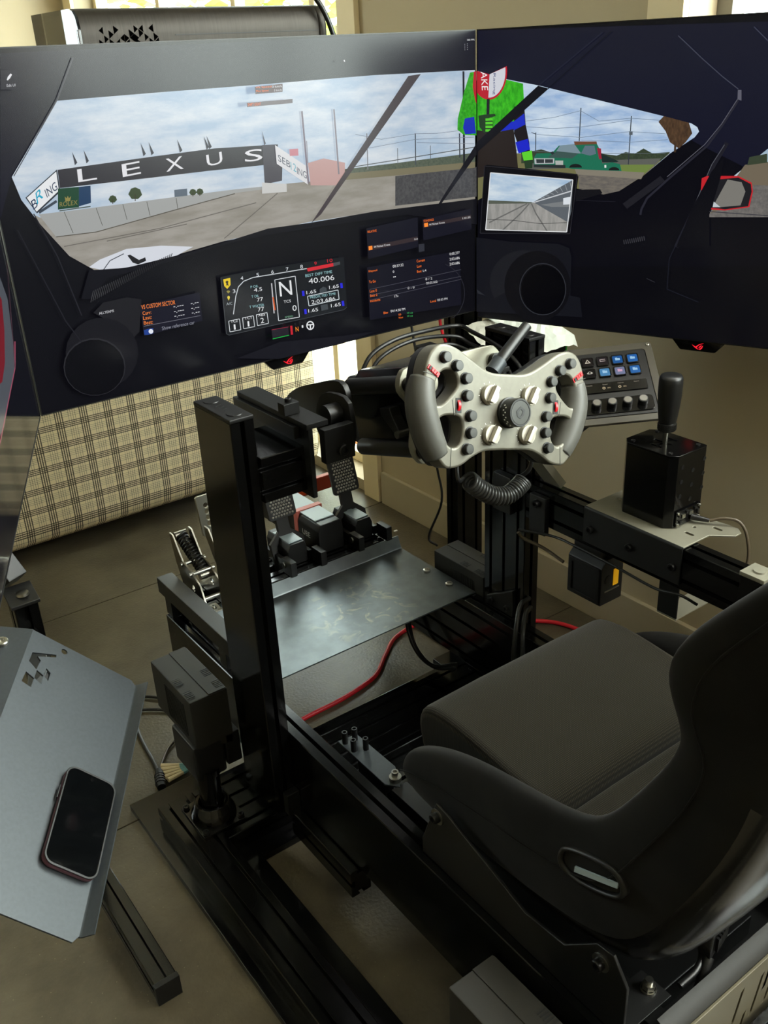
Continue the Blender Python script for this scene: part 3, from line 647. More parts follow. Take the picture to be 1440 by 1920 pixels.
# clamp lever on the left side
MB().prism([B(-0.0785, 0.004, -0.16), B(-0.0785, 0.018, -0.162), B(-0.0785, 0.018, -0.19), B(-0.0785, 0.006, -0.19), B(-0.0785, -0.030, -0.155), B(-0.0785, -0.026, -0.145)], (-0.02, 0, 0), 0.002).build('clamp_lever', M['blk'], wbse)
MB().cyl(B(-0.0785, -0.024, -0.150), B(-0.103, -0.024, -0.150), 0.006, 14).build('lever_bolt', M['zinc'], wbse)
mount = thing('wheel_mount', (0.902, 1.25, 0.80), 'black wheel base mount, clamped side plates on short beams between the uprights', 'bracket')
for s in (-1, 1):
    fx = (lambda x: x) if s < 0 else (lambda x: 1.804 - x)
    def bxm(x0, x1, y0, y1, z0, z1, nm, bev=0.0015, material='blk'):
        a, b = fx(x0), fx(x1); return MB().box((min(a, b), y0, z0), (max(a, b), y1, z1), bev).build(nm, M[material], mount)
    a, b = sorted((fx(0.6172), fx(0.694)))
    extrusion('short_beam', (a, 1.192, 0.735), (b, 1.315, 0.811), 0, mount, slots='-a+a')
    bxm(0.6942, 0.7025, 1.175, 1.345, 0.725, 0.842, 'end_plate')
    bxm(0.7027, 0.7100, 1.20, 1.40, 0.76, 0.83, 'slide_plate')
    bxm(0.690, 0.730, 1.172, 1.395, 0.8425, 0.852, 'top_rail')
    bxm(0.6835, 0.6940, 1.20, 1.40, 0.822, 0.8425, 'rail_lip')
    bxm(0.6835, 0.712, 1.225, 1.245, 0.8525, 0.872, 'clamp')
    bolt(mount, (fx(0.698), 1.235, 0.872), (0, 0, 1), 0.006, 0.006)
    bxm(0.7105, 0.766, 1.155, 1.171, 0.785, 0.842, 'front_bracket')
    bolt(mount, (fx(0.742), 1.155, 0.803), (0, -1, 0), 0.0095, 0.007)
    x = fx(0.771)
    plate('side_plate', [spline2([(1.169, 0.792), (1.23, 0.782), (1.265, 0.79), (1.272, 0.82), (1.255, 0.858), (1.22, 0.874), (1.169, 0.868)], 3), circle2(1.225, 0.845, 0.010, 10)], 0.008, (x, 0, 0), (0, 1, 0), (0, 0, 1), M['blk'], mount, 0.001)
    MB().cyl((fx(0.7665), 1.20, 0.845), (fx(0.742), 1.20, 0.845), 0.018, 20).build('hub', M['blk'], mount)
    plate('rear_wing', [spline2([(1.24, 0.80), (1.36, 0.80), (1.395, 0.815), (1.36, 0.842), (1.31, 0.862), (1.22, 0.888), (1.20, 0.85)], 4)], 0.010, (fx(0.79), 0, 0), (0, 1, 0), (0, 0, 1), M['blk'], mount, 0.001)
# ------------------------------------------------------------------ steering wheel
sw = thing('steering_wheel', W(0, 0, -0.02), 'sand grey butterfly racing wheel with black buttons, silver knobs and red switches', 'steering wheel')
half = [(0.0, 0.0425), (0.0283, 0.0432), (0.047, 0.0486), (0.0714, 0.0615), (0.0965, 0.0752), (0.1192, 0.0803), (0.1365, 0.0745), (0.149, 0.056), (0.1555, 0.0200), (0.1548, -0.0125), (0.1455, -0.0440), (0.1325, -0.0710), (0.118, -0.0885), (0.1065, -0.0922), (0.0863, -0.0885), (0.066, -0.0770), (0.045, -0.0690), (0.02, -0.0676), (0.0, -0.0676)]
outl = spline2(half + [(-a, b) for a, b in half[-2:0:-1]], 4)
hT = [(0.118, 0.0445), (0.1285, 0.0360), (0.1375, 0.0170), (0.1365, 0.0005), (0.126, -0.0045), (0.110, 0.0065), (0.0965, 0.0215), (0.0962, 0.0350), (0.1040, 0.0432)]
hB = [(0.1, -0.0178), (0.118, -0.0187), (0.1275, -0.0265), (0.1215, -0.0450), (0.1095, -0.0595), (0.0985, -0.0628), (0.0885, -0.0545), (0.0848, -0.0350), (0.0885, -0.0225)]
mir = lambda pts: [(-a, b) for a, b in pts]
holes = [spline2(h, 4) for h in (hT, hB, mir(hT), mir(hB))]
plate('face_plate', [outl] + holes, 0.030, W(0, 0, -0.015), WX, WU, M['wheelface'], sw, 0.0035)
inner = [(a * 0.985, b * 0.98) for a, b in outl]
plate('back_shell', [inner] + [[(a, b) for a, b in h] for h in holes], 0.018, W(0, 0, -0.0395), WX, WU, M['alud'], sw, 0.004)
for s in (-1, 1):
    path = [(0.1435, 0.036), (0.1475, 0.020), (0.1478, 0.0), (0.1430, -0.022), (0.1345, -0.045), (0.124, -0.064), (0.1165, -0.076)]
    p3 = spline([W(s * a, b, -0.016) for a, b in path], 5); n = len(p3)
    MB().tube(p3, [0.0175 + 0.005 * math.sin(math.pi * min(1, i / (n - 1) * 1.0)) - (0.008 if i in (0, n - 1) else 0) for i in range(n)], 18).build('grip', M['grip'], sw, 80, 'smooth grey grip')
    btns = [(0.12, 0.062), (0.099, 0.051), (0.082, 0.034), (0.080, 0.010), (0.073, -0.018), (0.072, -0.042), (0.078, -0.065)]
    for a, b in btns:
        k = MB().lathe(W(s * a, b, 0.0002), WN, [(0.0088, 0), (0.0088, 0.0008), (0.0074, 0.001), (0.0074, 0.0078), (0.0068, 0.0084), (0.0062, 0.0084)], 22).build('button', M['blkr'], sw)
        MB().lathe(W(s * a, b, 0.0078), WN, [(0.0062, 0), (0.0062, 0.0012), (0, 0.0014)], 20).build('button_cap', M['btn'], k)
    for a, b, rot in ((0.0385, 0.012, -28), (0.0345, -0.045, -28)):
        k = MB().lathe(W(s * a, b, 0.0002), WN, [(0.0146, 0), (0.0146, 0.0055), (0.0136, 0.0068), (0, 0.0068)], 30).build('rotary_knob', M['knobal'], sw)
        t_ = math.radians(rot); ax = WX * math.cos(t_ + math.pi / 2) + WU * math.sin(t_ + math.pi / 2); ay = WN.cross(ax)
        MB().obb(W(s * a, b, 0.0115), (ax, ay, WN), (0.0128, 0.0042, 0.0045), 0.0012).build('pointer', M['knobal'], k)
        # printed marks round the knob
        mk = MB()
        for i in range(9):
            an = math.radians(-40 + i * 32); c, q = math.cos(an), math.sin(an)
            mk.obb(W(s * a + 0.0178 * c, b + 0.0178 * q, 0.00025), (WX * c + WU * q, WU * c - WX * q, WN), (0.0011, 0.0003, 0.0001))
        mk.build('scale_marks', M['white'], k, 0)
    # red rocker at the horn and red thumb wheel
    c = W(s * 0.1385, 0.0425, 0.0006); t_ = math.radians(38 if s > 0 else -38); ax = WX * math.cos(t_ * 0.9) + WU * math.sin(t_ * 0.9); ay = WN.cross(ax)
    k = MB().obb(c, (ax, ay, WN), (0.0112, 0.0034, 0.0008), 0.0003).build('switch_bezel', M['red'], sw, 40, 'red switch bezel')
    for i in range(4): MB().obb(c + ax * (-0.0072 + i * 0.0048) + WN * 0.0012, (ax, ay, WN), (0.0018, 0.0026, 0.0009 + 0.0004 * (i % 2))).build('rocker', M['red'] if i != 0 else M['blkr'], k)
    c = W(s * 0.0935, -0.004, 0.0004)
    k = MB().lathe(c - WX * 0.0028 - WN * 0.006, WX, [(0.0085, 0), (0.0098, 0.0008), (0.0098, 0.0048), (0.0085, 0.0056), (0, 0.0056)], 26).build('thumb_wheel', M['red'], sw, 40, 'red thumb wheel')
    MB().obb(c, (WX, WU, WN), (0.0050, 0.0105, 0.0004)).build('thumb_slot', M['blkr'], k)
    # seam lines where the grip panels meet the face
    mk = MB()
    for p0, p1 in (((0.1065, -0.0915), (0.1052, -0.0630)), ((0.1045, 0.0040), (0.1010, -0.0175)), ((0.1295, 0.0345), (0.1560, 0.0415))):
        a0, a1 = W(s * p0[0], p0[1], 0.0002), W(s * p1[0], p1[1], 0.0002); d = (a1 - a0)
        mk.obb((a0 + a1) / 2, (d.normalized(), WN.cross(d.normalized()), WN), (d.length / 2, 0.0004, 0.00015))
    mk.build('seam', M['blkr'], sw, 0)
k = MB().lathe(W(0, -0.013, 0.0002), WN, [(0.0225, 0), (0.0225, 0.004), (0.0208, 0.005), (0.0208, 0.024), (0.0200, 0.0255), (0.0178, 0.0255), (0.0172, 0.0247), (0, 0.0247)], 40).build('centre_dial', M['blk'], sw)
MB().lathe(W(0, -0.013, 0.0249), WN, [(0.0170, 0), (0.0170, 0.0005), (0.0, 0.0006)], 36).build('dial_cap', M['btn'], k)
plate('dial_emblem', [[(-0.008, 0.002), (0.0, 0.009), (0.008, 0.004), (0.006, -0.004), (0.0, -0.009), (-0.006, -0.006)], [(-0.004, 0.0), (0.0, 0.005), (0.004, 0.002), (0.002, -0.003), (-0.001, -0.006)]], 0.0004, W(0, -0.013, 0.0258), WX, WU, M['blk'], k)
mk = MB()
for i in range(12):
    an = math.radians(150 + i * 10); d = WX * math.cos(an) + WU * math.sin(an)
    mk.obb(W(0, -0.013, 0.012 + 0.004 * (i % 2)) + d * 0.0209, (WN.cross(d), WN, d), (0.0009, 0.0013, 0.0001))
mk.build('dial_marks', M['white'], k, 0)
# coiled cable below the wheel
t = thing('coiled_cable', (0.905, 0.99, 0.72), 'black coiled cable hanging in a loop below the steering wheel', 'cable')
ctr = spline([(0.868, 1.0, 0.763), (0.890, 1.0, 0.742), (0.915, 0.998, 0.724), (0.945, 0.998, 0.714), (0.970, 0.999, 0.720), (0.985, 1.0, 0.728)], 40)
n = len(ctr); turns = 21; hl = []
for i in range(n * 2 - 1):
    f = i / 2; p = ctr[int(f)].lerp(ctr[min(n - 1, int(f) + 1)], f % 1); j = min(int(f), n - 2); d = (ctr[j + 1] - ctr[j]).normalized()
    u = V((0, 1, 0)); v = d.cross(u); an = 2 * math.pi * turns * i / (n * 2 - 2)
    hl.append(p + (u * math.cos(an) + v * math.sin(an)) * 0.0125)
MB().tube(hl, 0.0033, 7).build('coil', M['spiral'], t, 80)
MB().tube(spline([hl[0], (0.852, 1.005, 0.765), (0.853, 1.01, 0.785), (0.868, 1.025, 0.80), (0.874, 1.04, 0.812)], 6), 0.003, 8).build('lead', M['cable'], t, 80)
MB().tube(spline([hl[-1], (0.997, 1.0, 0.745), (1.003, 0.998, 0.78), (0.990, 0.995, 0.82), (0.972, 0.992, 0.845)], 6), 0.0036, 8).build('lead', M['cable'], t, 80)
# ------------------------------------------------------------------ shifter and its bracket
t = thing('shifter_bracket', (1.24, 0.94, 0.598), 'pale grey folded steel bracket carrying the shifter on the arm', 'bracket')
sl = lambda x, y, l=0.018: rrect2(x - 0.003, y - l / 2, x + 0.003, y + l / 2, 0.0028)
plate('top_plate', [[(1.1875, 0.83), (1.255, 0.83), (1.285, 0.80), (1.302, 0.80), (1.312, 0.812), (1.312, 0.835), (1.300, 0.90), (1.298, 1.046), (1.1875, 1.046)], sl(1.255, 1.02), sl(1.285, 0.835), sl(1.235, 0.855), circle2(1.262, 0.865, 0.003, 8)], 0.003, (0, 0, 0.6), (1, 0, 0), (0, 1, 0), M['bracket'], t, 0.0008)
m = MB(); m.prism([(1.1880, 0.83, 0.6014), (1.1864, 0.83, 0.6008), (1.1850, 0.83, 0.5990), (1.1846, 0.83, 0.596), (1.1846, 0.83, 0.530), (1.1872, 0.83, 0.530), (1.1872, 0.83, 0.596), (1.1880, 0.83, 0.5986)], (0, 0.216, 0)); m.build('side_flange', M['blk'], t, 60)
for y in (1.028, 0.937, 0.845): bolt(t, (1.1846, y, 0.560), (-1, 0, 0), 0.0075, 0.007)
sh = thing('shifter', (1.26, 0.94, 0.602), 'black octagonal gear shifter with tall black knob', 'shifter')
oc = [(1.216 + 0.012, 0.885), (1.303 - 0.002, 0.885), (1.303, 0.887), (1.303, 0.985), (1.29, 0.998), (1.229, 0.998), (1.216, 0.985), (1.216, 0.897)]
m = MB(); m.prism([(x, y, 0.6018) for x, y in oc], (0, 0, 0.131), 0.001); m.build('body', M['alu'], sh, 25)
plate('gate_plate', [oc, spline2([(1.236, 0.93), (1.236, 0.952), (1.241, 0.952), (1.241, 0.944), (1.257, 0.944), (1.257, 0.962), (1.262, 0.962), (1.262, 0.944), (1.278, 0.944), (1.278, 0.952), (1.283, 0.952), (1.283, 0.93), (1.278, 0.93), (1.278, 0.938), (1.262, 0.938), (1.262, 0.925), (1.257, 0.925), (1.257, 0.938), (1.241, 0.938), (1.241, 0.93)], 1)], 0.003, (0, 0, 0.7345), (1, 0, 0), (0, 1, 0), M['alu'], sh, 0.0006)
for x, y in ((1.228, 0.982), (1.292, 0.982), (1.292, 0.896), (1.228, 0.903)): bolt(sh, (x, y, 0.7361), (0, 0, 1), 0.004, 0.0015)
for j in range(3):
    for i in range(3):
        MB().lathe((1.222 + 0.012 + i * 0.029 + 0.006, 0.8849, 0.713 - j * 0.027 - (0.013 if i == 1 else 0)), (0, -1, 0), [(0.0040, 0), (0.0040, 0.0006), (0.0027, 0.0006), (0.0027, 0.0001), (0, 0.0001)], 12).build('screw_hole', M['dkbolt'], sh)
pc = MB().box((1.232, 0.8815, 0.604), (1.296, 0.8842, 0.632)).build('circuit_board', M['gloss'], sh)
for i, (x, z, w, h) in enumerate(((1.237, 0.622, 0.004, 0.004), (1.246, 0.617, 0.008, 0.007), (1.257, 0.624, 0.005, 0.004), (1.266, 0.618, 0.009, 0.006), (1.279, 0.624, 0.005, 0.005), (1.289, 0.614, 0.004, 0.007), (1.241, 0.609, 0.006, 0.004))):
    MB().box((x, 0.8792, z), (x + w, 0.8814, z + h)).build('component', M['zinc'] if i % 2 else M['blk'], pc)
for x in (1.2355, 1.2925):
    for z in (0.6075, 0.6285): bolt(pc, (x, 0.8815, z), (0, -1, 0), 0.0025, 0.003, M['zinc'])
MB().cyl((1.260, 0.94, 0.735), (1.257, 0.937, 0.775), 0.0042, 16).build('stem', M['steel'], sh)
kb = V((1.256, 0.936, 0.762)); kd = V((-0.04, -0.03, 1)).normalized()
MB().lathe(kb, kd, [(0.0, 0), (0.0145, 0), (0.0152, 0.0015), (0.0152, 0.0125), (0.0142, 0.0145), (0, 0.0145)], 30).build('knurled_collar', M['dkbolt'], sh)
m = MB()
for i in range(30):
    an = 2 * math.pi * i / 30; u, v, d = basis(kd)
    for q in (0.003, 0.0065, 0.010): m.obb(kb + kd * q + (u * math.cos(an) + v * math.sin(an)) * 0.0153, (u * math.cos(an) + v * math.sin(an), kd, (v * math.cos(an) - u * math.sin(an))), (0.0006, 0.0011, 0.0009))
kn = m.build('knurling', M['dkbolt'], sh, 0); kn['kind'] = 'stuff'
MB().lathe(kb + kd * 0.0148, kd, [(0.0, 0), (0.0138, 0), (0.0150, 0.002), (0.0165, 0.014), (0.0182, 0.030), (0.0195, 0.048), (0.0198, 0.070), (0.0192, 0.078), (0.0172, 0.0825), (0.0125, 0.0838), (0.0, 0.0838)], 40).build('knob', M['alud'], sh, 60)
plug = MB().tube([(1.272, 0.881, 0.612), (1.279, 0.868, 0.611), (1.288, 0.855, 0.609)], [0.0055, 0.005, 0.0035], 10).build('plug', M['cable'], sh)
tag(MB().tube(spline([(1.2885, 0.8545, 0.609), (1.304, 0.835, 0.615), (1.318, 0.815, 0.610), (1.322, 0.80, 0.585), (1.316, 0.79, 0.54), (1.29, 0.80, 0.50)], 6), 0.003, 8).build('shifter_cable', M['wire'], None, 80), 'thin brown cable looping down from the plug at the shifter base', 'cable')
# ------------------------------------------------------------------ button box below the arm
t = thing('control_box', (1.22, 1.04, 0.40), 'black square switch box with yellow sticker hanging under the shifter arm', 'switch box')
m = MB(); m.prism([(1.190, 1.0, 0.405), (1.250, 1.0, 0.405), (1.250, 1.0, 0.485), (1.235, 1.0, 0.500), (1.205, 1.0, 0.500), (1.190, 1.0, 0.485)], (0, 0.084, 0), 0.002); m.build('housing', M['blk'], t, 30)
plate('side_frame', [rrect2(1.004, 0.408, 1.080, 0.483, 0.004), rrect2(1.012, 0.415, 1.072, 0.476, 0.003)], 0.002, (1.1888, 0, 0), (0, 1, 0), (0, 0, 1), M['blk'], t, 0.0004)
MB().box((1.195, 1.01, 0.4995), (1.225, 1.075, 0.5198), 0.001).build('hanger', M['blk'], t)
MB().box((1.2215, 0.9985, 0.440), (1.2365, 0.9998, 0.475), 0.0004).build('sticker', M['yellow'], t, 30, 'yellow sticker')
MB().lathe((1.209, 0.9998, 0.456), (0, -1, 0), [(0.0095, 0), (0.0095, 0.0015), (0.0075, 0.002), (0, 0.002)], 24).build('dial', M['alud'], t)
MB().box((1.200, 0.9985, 0.432), (1.240, 0.9999, 0.434)).build('shelf_lip', M['zinc'], t)
# ------------------------------------------------------------------ key panel (angled to the driver)
t_yaw, t_tilt, t_roll = math.radians(45.4), math.radians(58.84), math.radians(-8.27)
X0 = V((math.cos(t_yaw), -math.sin(t_yaw), 0)); F0 = V((math.sin(t_yaw), math.cos(t_yaw), 0)); U0 = V((0, 0, math.cos(t_tilt))) + F0 * math.sin(t_tilt)
KX = X0 * math.cos(t_roll) - U0 * math.sin(t_roll); KU = X0 * math.sin(t_roll) + U0 * math.cos(t_roll); KN = KX.cross(KU)
K0 = V((1.305, 1.110, 0.835))
def K(a, b, n=0.0): return K0 + KX * a + KU * b + KN * n
kp = thing('key_panel', K(0, -0.05, -0.02), 'black angled panel with eight lit picture keys and four dials behind the wheel', 'control panel')
plate('panel_plate', [rrect2(-0.080, -0.142, 0.080, 0.038, 0.005), rrect2(-0.066, -0.128, 0.066, 0.0225, 0.006)], 0.006, K(0, 0, -0.006), KX, KU, M['olive'], kp, 0.001)
plate('deck_face', [rrect2(-0.0655, -0.1275, 0.0655, 0.022, 0.006)], 0.010, K(0, 0, -0.0075), KX, KU, M['alud'], kp, 0.001)
MB().obb(K(0, -0.053, -0.022), (KX, KU, KN), (0.062, 0.07, 0.0093), 0.003).build('rear_box', M['alud'], kp)
for a, b in ((0.073, 0.031), (-0.073, 0.031), (0.073, -0.135), (-0.073, -0.135)): bolt(kp, K(a, b, -0.003), KN, 0.0035, 0.002, M['zinc'])
keycol = [((60, 52, 46), 0.25), ((58, 48, 52), 0.3), ((38, 110, 190), 0.55), ((40, 118, 205), 0.6), ((46, 42, 38), 0.22), ((90, 160, 215), 0.6), ((150, 160, 200), 0.5), ((40, 120, 205), 0.6)]
def icon(parent, pts, a0, b0, sc, c, n=0.0018):
    m = MB(); m.prism([K(a0 + x * sc, b0 + y * sc, n) for x, y in pts], KN * 0.0002); m.build('icon', emis(c, 0.8), parent, 0)
for i in range(8):
    a, b = (i % 4 - 1.5) * 0.027, -(i // 4) * 0.027
    k = plate('key_bezel', [rrect2(a - 0.0108, b - 0.0108, a + 0.0108, b + 0.0108, 0.003), rrect2(a - 0.0088, b - 0.0088, a + 0.0088, b + 0.0088, 0.0024)], 0.003, K(0, 0, -0.0010), KX, KU, M['gloss'], kp, 0.0004)
    plate('key', [rrect2(a - 0.0087, b - 0.0087, a + 0.0087, b + 0.0087, 0.0024)], 0.0022, K(0, 0, -0.0007), KX, KU, emis(keycol[i][0], keycol[i][1], 0.15), k, 0.0006)
    if i == 0: icon(k, [(-1, -0.7), (1, -0.7), (0, 1)], a, b + 0.001, 0.0052, (225, 215, 195), 0.0006); icon(k, [(-0.55, -0.45), (0.55, -0.45), (0, 0.5)], a, b + 0.001, 0.0052, (60, 52, 46), 0.0009)
    elif i == 1:
        for yy in (0.5, -0.25): icon(k, [(-0.9, yy), (0.9, yy), (0.9, yy + 0.16), (-0.9, yy + 0.16)], a, b, 0.0055, (220, 205, 200), 0.0006)
        icon(k, [(-0.9, 0.5), (-0.72, 0.5), (-0.72, -0.1), (-0.9, -0.1)], a, b, 0.0055, (220, 205, 200), 0.0008)
    elif i == 4: icon(k, spline2([(-1, -0.2), (-0.5, 0.35), (0, 0.6), (0.6, 0.35), (1, -0.1), (0.6, -0.5), (-0.6, -0.5)], 3), a, b + 0.001, 0.0052, (205, 200, 185), 0.0006); icon(k, circle2(0.0, 0.0, 0.4, 10), a, b + 0.001, 0.0052, (46, 42, 38), 0.0009)
    else: icon(k, [(-0.8, -0.55), (0.8, -0.55), (0.8, 0.4), (0.1, 0.4), (-0.1, 0.65), (-0.8, 0.65)], a, b + 0.0005, 0.0052, (170, 215, 245) if i != 6 else (225, 175, 205), 0.0006)
st = plate('display_strip', [rrect2(-0.062, -0.073, 0.056, -0.0505, 0.002)], 0.003, K(0, 0, -0.0016), KX, KU, M['gloss'], kp, 0.0005)
for i, s_ in enumerate(('Volume', 'Sound', 'Brightness', 'Playback')):
    text_part('caption', s_, K(-0.046 + i * 0.028, -0.0555, 0.00012), KX, KU, 0.0024, emis((210, 200, 180), 0.7), st)
for i in range(1, 3):
    plate('symbol', [circle2(-0.046 + i * 0.028 - 0.003, -0.064, 0.0028, 10), circle2(-0.046 + i * 0.028 - 0.003, -0.064, 0.0016, 10)], 0.0003, K(0, 0, 0.0002), KX, KU, emis((225, 205, 165), 0.7), st)
    text_part('caption', '38%', K(-0.046 + i * 0.028 + 0.006, -0.064, 0.00012), KX, KU, 0.0026, emis((225, 205, 165), 0.7), st)
plate('dial_tray', [rrect2(-0.064, -0.121, 0.060, -0.087, 0.007)], 0.002, K(0, 0, -0.0015), KX, KU, M['gloss'], kp, 0.0008)
for i in range(4):
    d = MB().lathe(K((i - 1.5) * 0.027, -0.104, -0.0003), KN, [(0.0085, 0), (0.0085, 0.011), (0.0078, 0.0118), (0.0068, 0.0118)], 26).build('dial', M['alud'], kp)
    MB().lathe(K((i - 1.5) * 0.027, -0.104, 0.0112), KN, [(0.0068, 0), (0.0066, 0.0009), (0, 0.001)], 26).build('dial_cap', M['dialcap'], d, 40, 'brushed steel dial cap')
# its folded arm from the shifter arm
m = MB(); m.prism([(1.212, 1.13, 0.5985), (1.226, 1.13, 0.607), (1.176, 1.13, 0.668), (1.16, 1.13, 0.664)], (0, 0.045, 0), 0.0008); m.build('panel_arm', M['bracket'], kp, 30, 'pale grey folded arm')
m = MB(); q0, q1 = V((1.168, 1.152, 0.664)), K(0, -0.07, -0.031); u, v, d = basis(q1 - q0)
m.obb((q0 + q1) / 2, (d, V((0, 1, 0)), d.cross(V((0, 1, 0))).normalized()), ((q1 - q0).length / 2, 0.012, 0.004), 0.001); m.build('panel_arm', M['blk'], kp, 30)
# ------------------------------------------------------------------ racing seat
seat = thing('racing_seat', (0.90, 0.6, 0.26), 'black suede bucket seat with ribbed fabric cushion, facing the steering wheel', 'racing seat')
SC = 0.90
ST = [  # pan (y,z), crest (y,z), shell (y,z), crest offset, outer offset
    ((.950, .362), (.935, .352), (.945, .325), .215, .225),
    ((.915, .385), (.918, .395), (.915, .308), .232, .246),
    ((.86, .390), (.885, .430), (.87, .300), .236, .254),
    ((.79, .385), (.826, .466), (.79, .295), .236, .258),
    ((.68, .375), (.747, .494), (.68, .290), .235, .260),
    ((.58, .375), (.646, .512), (.57, .298), .235, .260),
    ((.49, .395), (.575, .530), (.47, .325), .236, .260),
    ((.440, .45), (.530, .556), (.425, .380), .238, .260),
    ((.415, .53), (.487, .628), (.385, .47), .238, .258),
    ((.385, .63), (.445, .705), (.345, .58), .240, .258),
    ((.360, .72), (.432, .755), (.315, .69), .244, .262),
    ((.340, .80), (.462, .800), (.290, .79), .250, .272),
    ((.320, .87), (.452, .850), (.268, .87), .250, .272),
    ((.290, .96), (.385, .930), (.238, .96), .240, .262),
    ((.260, 1.05), (.310, 1.02), (.212, 1.05), .215, .235),
    ((.235, 1.13), (.255, 1.11), (.192, 1.13), .170, .185),
    ((.215, 1.165), (.220, 1.16), (.196, 1.165), .12, .13)]
def sec(s):
    P_, R_, O_, co, oo = s
    mixp = lambda a, b, t: (a[0] + (b[0] - a[0]) * t, a[1] + (b[1] - a[1]) * t)
    h = [(0, P_), (co * 0.62, P_), (co * 0.80, mixp(P_, R_, 0.22)), (co - 0.028, mixp(P_, R_, 0.78)), (co - 0.012, mixp(P_, R_, 0.97)), (co + 0.004, R_),
         (oo - 0.004, mixp(R_, O_, 0.10)), (oo, mixp(R_, O_, 0.24)), (oo - 0.003, mixp(R_, O_, 0.40)), (oo - 0.012, mixp(R_, O_, 0.72)), (oo * 0.86, mixp(R_, O_, 0.95)), (oo * 0.5, O_), (0, O_)]
    return h
b = bmesh.new(); rings = []
for s in ST:
    h = sec(s)
    full = [(x, q) for x, q in h] + [(-x, q) for x, q in h[-2:0:-1]]
    rings.append([b.verts.new((SC - x, q[0], q[1])) for x, q in full])
n = len(rings[0])
for ri, (r0, r1) in enumerate(zip(rings, rings[1:])):
    for i in range(n):
        f = b.faces.new((r0[i], r0[(i + 1) % n], r1[(i + 1) % n], r1[i]))
        k = min(i, n - 1 - i)
        f.material_index = 1 if (k >= 9 and ri <= 9) else 0
b.faces.new(rings[0][::-1]); b.faces.new(rings[-1])
bmesh.ops.recalc_face_normals(b, faces=b.faces)
me = bpy.data.meshes.new('shell'); b.to_mesh(me); b.free()
me.materials.append(M['suede']); me.materials.append(M['shell'])
shell = fin('seat_shell', me, None, seat, 0)
for p in me.polygons: p.use_smooth = True
md = shell.modifiers.new('smooth', 'SUBSURF'); md.levels = 2; md.render_levels = 2
# piping along the seam between suede and gelcoat on both sides
for sg in (-1, 1):
    pts = [V((SC + sg * (s[4] + 0.0005), *[s[1][i] + (s[2][i] - s[1][i]) * 0.30 for i in (0, 1)])) for s in ST[1:-2]]
    MB().tube(spline(pts, 5), 0.0012, 8).build('seam_piping', M['suede'], seat, 80)
def cushion(name, side, x0, x1, bev):
    b = bmesh.new(); cy = sum(p[0] for p in side) / len(side); cz = sum(p[1] for p in side) / len(side); R = []
    hy = (max(p[0] for p in side) - min(p[0] for p in side)) / 2; hz = (max(p[1] for p in side) - min(p[1] for p in side)) / 2
    sta = [(x0 + bev * (1 - math.cos(a)), bev * (1 - math.sin(a))) for a in (0.0, 0.4, 0.8, 1.2, 1.5708)]
    sta += [(x0 + (x1 - x0) * 0.3, -0.0015), (x0 + (x1 - x0) * 0.7, -0.0015)] + [(x0 + x1 - x, o_) for x, o_ in sta[::-1]]
    for x, off in sta: R.append([b.verts.new((x, cy + (y - cy) * (1 - off / hy), cz + (z - cz) * (1 - off / hz))) for y, z in side])
    n = len(side)
    for r0, r1 in zip(R, R[1:]):
        for i in range(n): b.faces.new((r0[i], r0[(i + 1) % n], r1[(i + 1) % n], r1[i]))
    b.faces.new(R[0][::-1]); b.faces.new(R[-1]); bmesh.ops.recalc_face_normals(b, faces=b.faces)
    me = bpy.data.meshes.new(name); b.to_mesh(me); b.free()
    return fin(name, me, M['fabric'], seat, 75)
cushion('thigh_cushion', spline2([(.660, .385), (.652, .415), (.656, .440), (.675, .455), (.75, .463), (.84, .471), (.895, .468), (.925, .455), (.936, .43), (.932, .395), (.915, .375), (.80, .375), (.70, .375)], 3), 0.703, 1.100, 0.014)
cushion('hip_cushion', spline2([(.648, .39), (.648, .425), (.635, .436), (.58, .436), (.52, .448), (.475, .50), (.455, .48), (.47, .42), (.55, .385)], 3), 0.712, 1.088, 0.014)
cushion('back_cushion', spline2([(.470, .515), (.440, .56), (.415, .65), (.395, .75), (.372, .85), (.345, .93), (.325, .92), (.36, .80), (.385, .68), (.42, .54)], 3), 0.72, 1.08, 0.014)
# belt slot on each side of the shell
for sg in (-1, 1):
    x = SC + sg * 0.2575
    lp = spline2([(.575, .468), (.572, .492), (.548, .508), (.505, .522), (.482, .520), (.472, .502), (.485, .482), (.530, .462), (.56, .458)], 3)
    cy = sum(p[0] for p in lp) / len(lp); cz = sum(p[1] for p in lp) / len(lp)
    inn = [(cy + (y - cy) * 0.84, cz + (z - cz) * 0.78) for y, z in lp]; inn2 = [(cy + (y - cy) * 0.82, cz + (z - cz) * 0.76) for y, z in lp]
    ring = plate('belt_slot_trim', [lp, inn], 0.012, (x, 0, 0), (0, 1, 0), (0, 0, 1), M['blk'], seat, 0.003, 60)
    plate('slot_lining', [inn2], 0.004, (x - sg * 0.002, 0, 0), (0, 1, 0), (0, 0, 1), M['fabric'], ring, 0, 30)
    MB().prism([(x + sg * 0.0035, y, z) for y, z in ((.548, .4735), (.484, .5005), (.483, .509), (.547, .483))], (sg * 0.002, 0, 0)).build('slot_light_bar', M['paleblue'], ring, 0, 'pale strip painted as light seen through the slot')  # pale colour paints light coming through from the far side
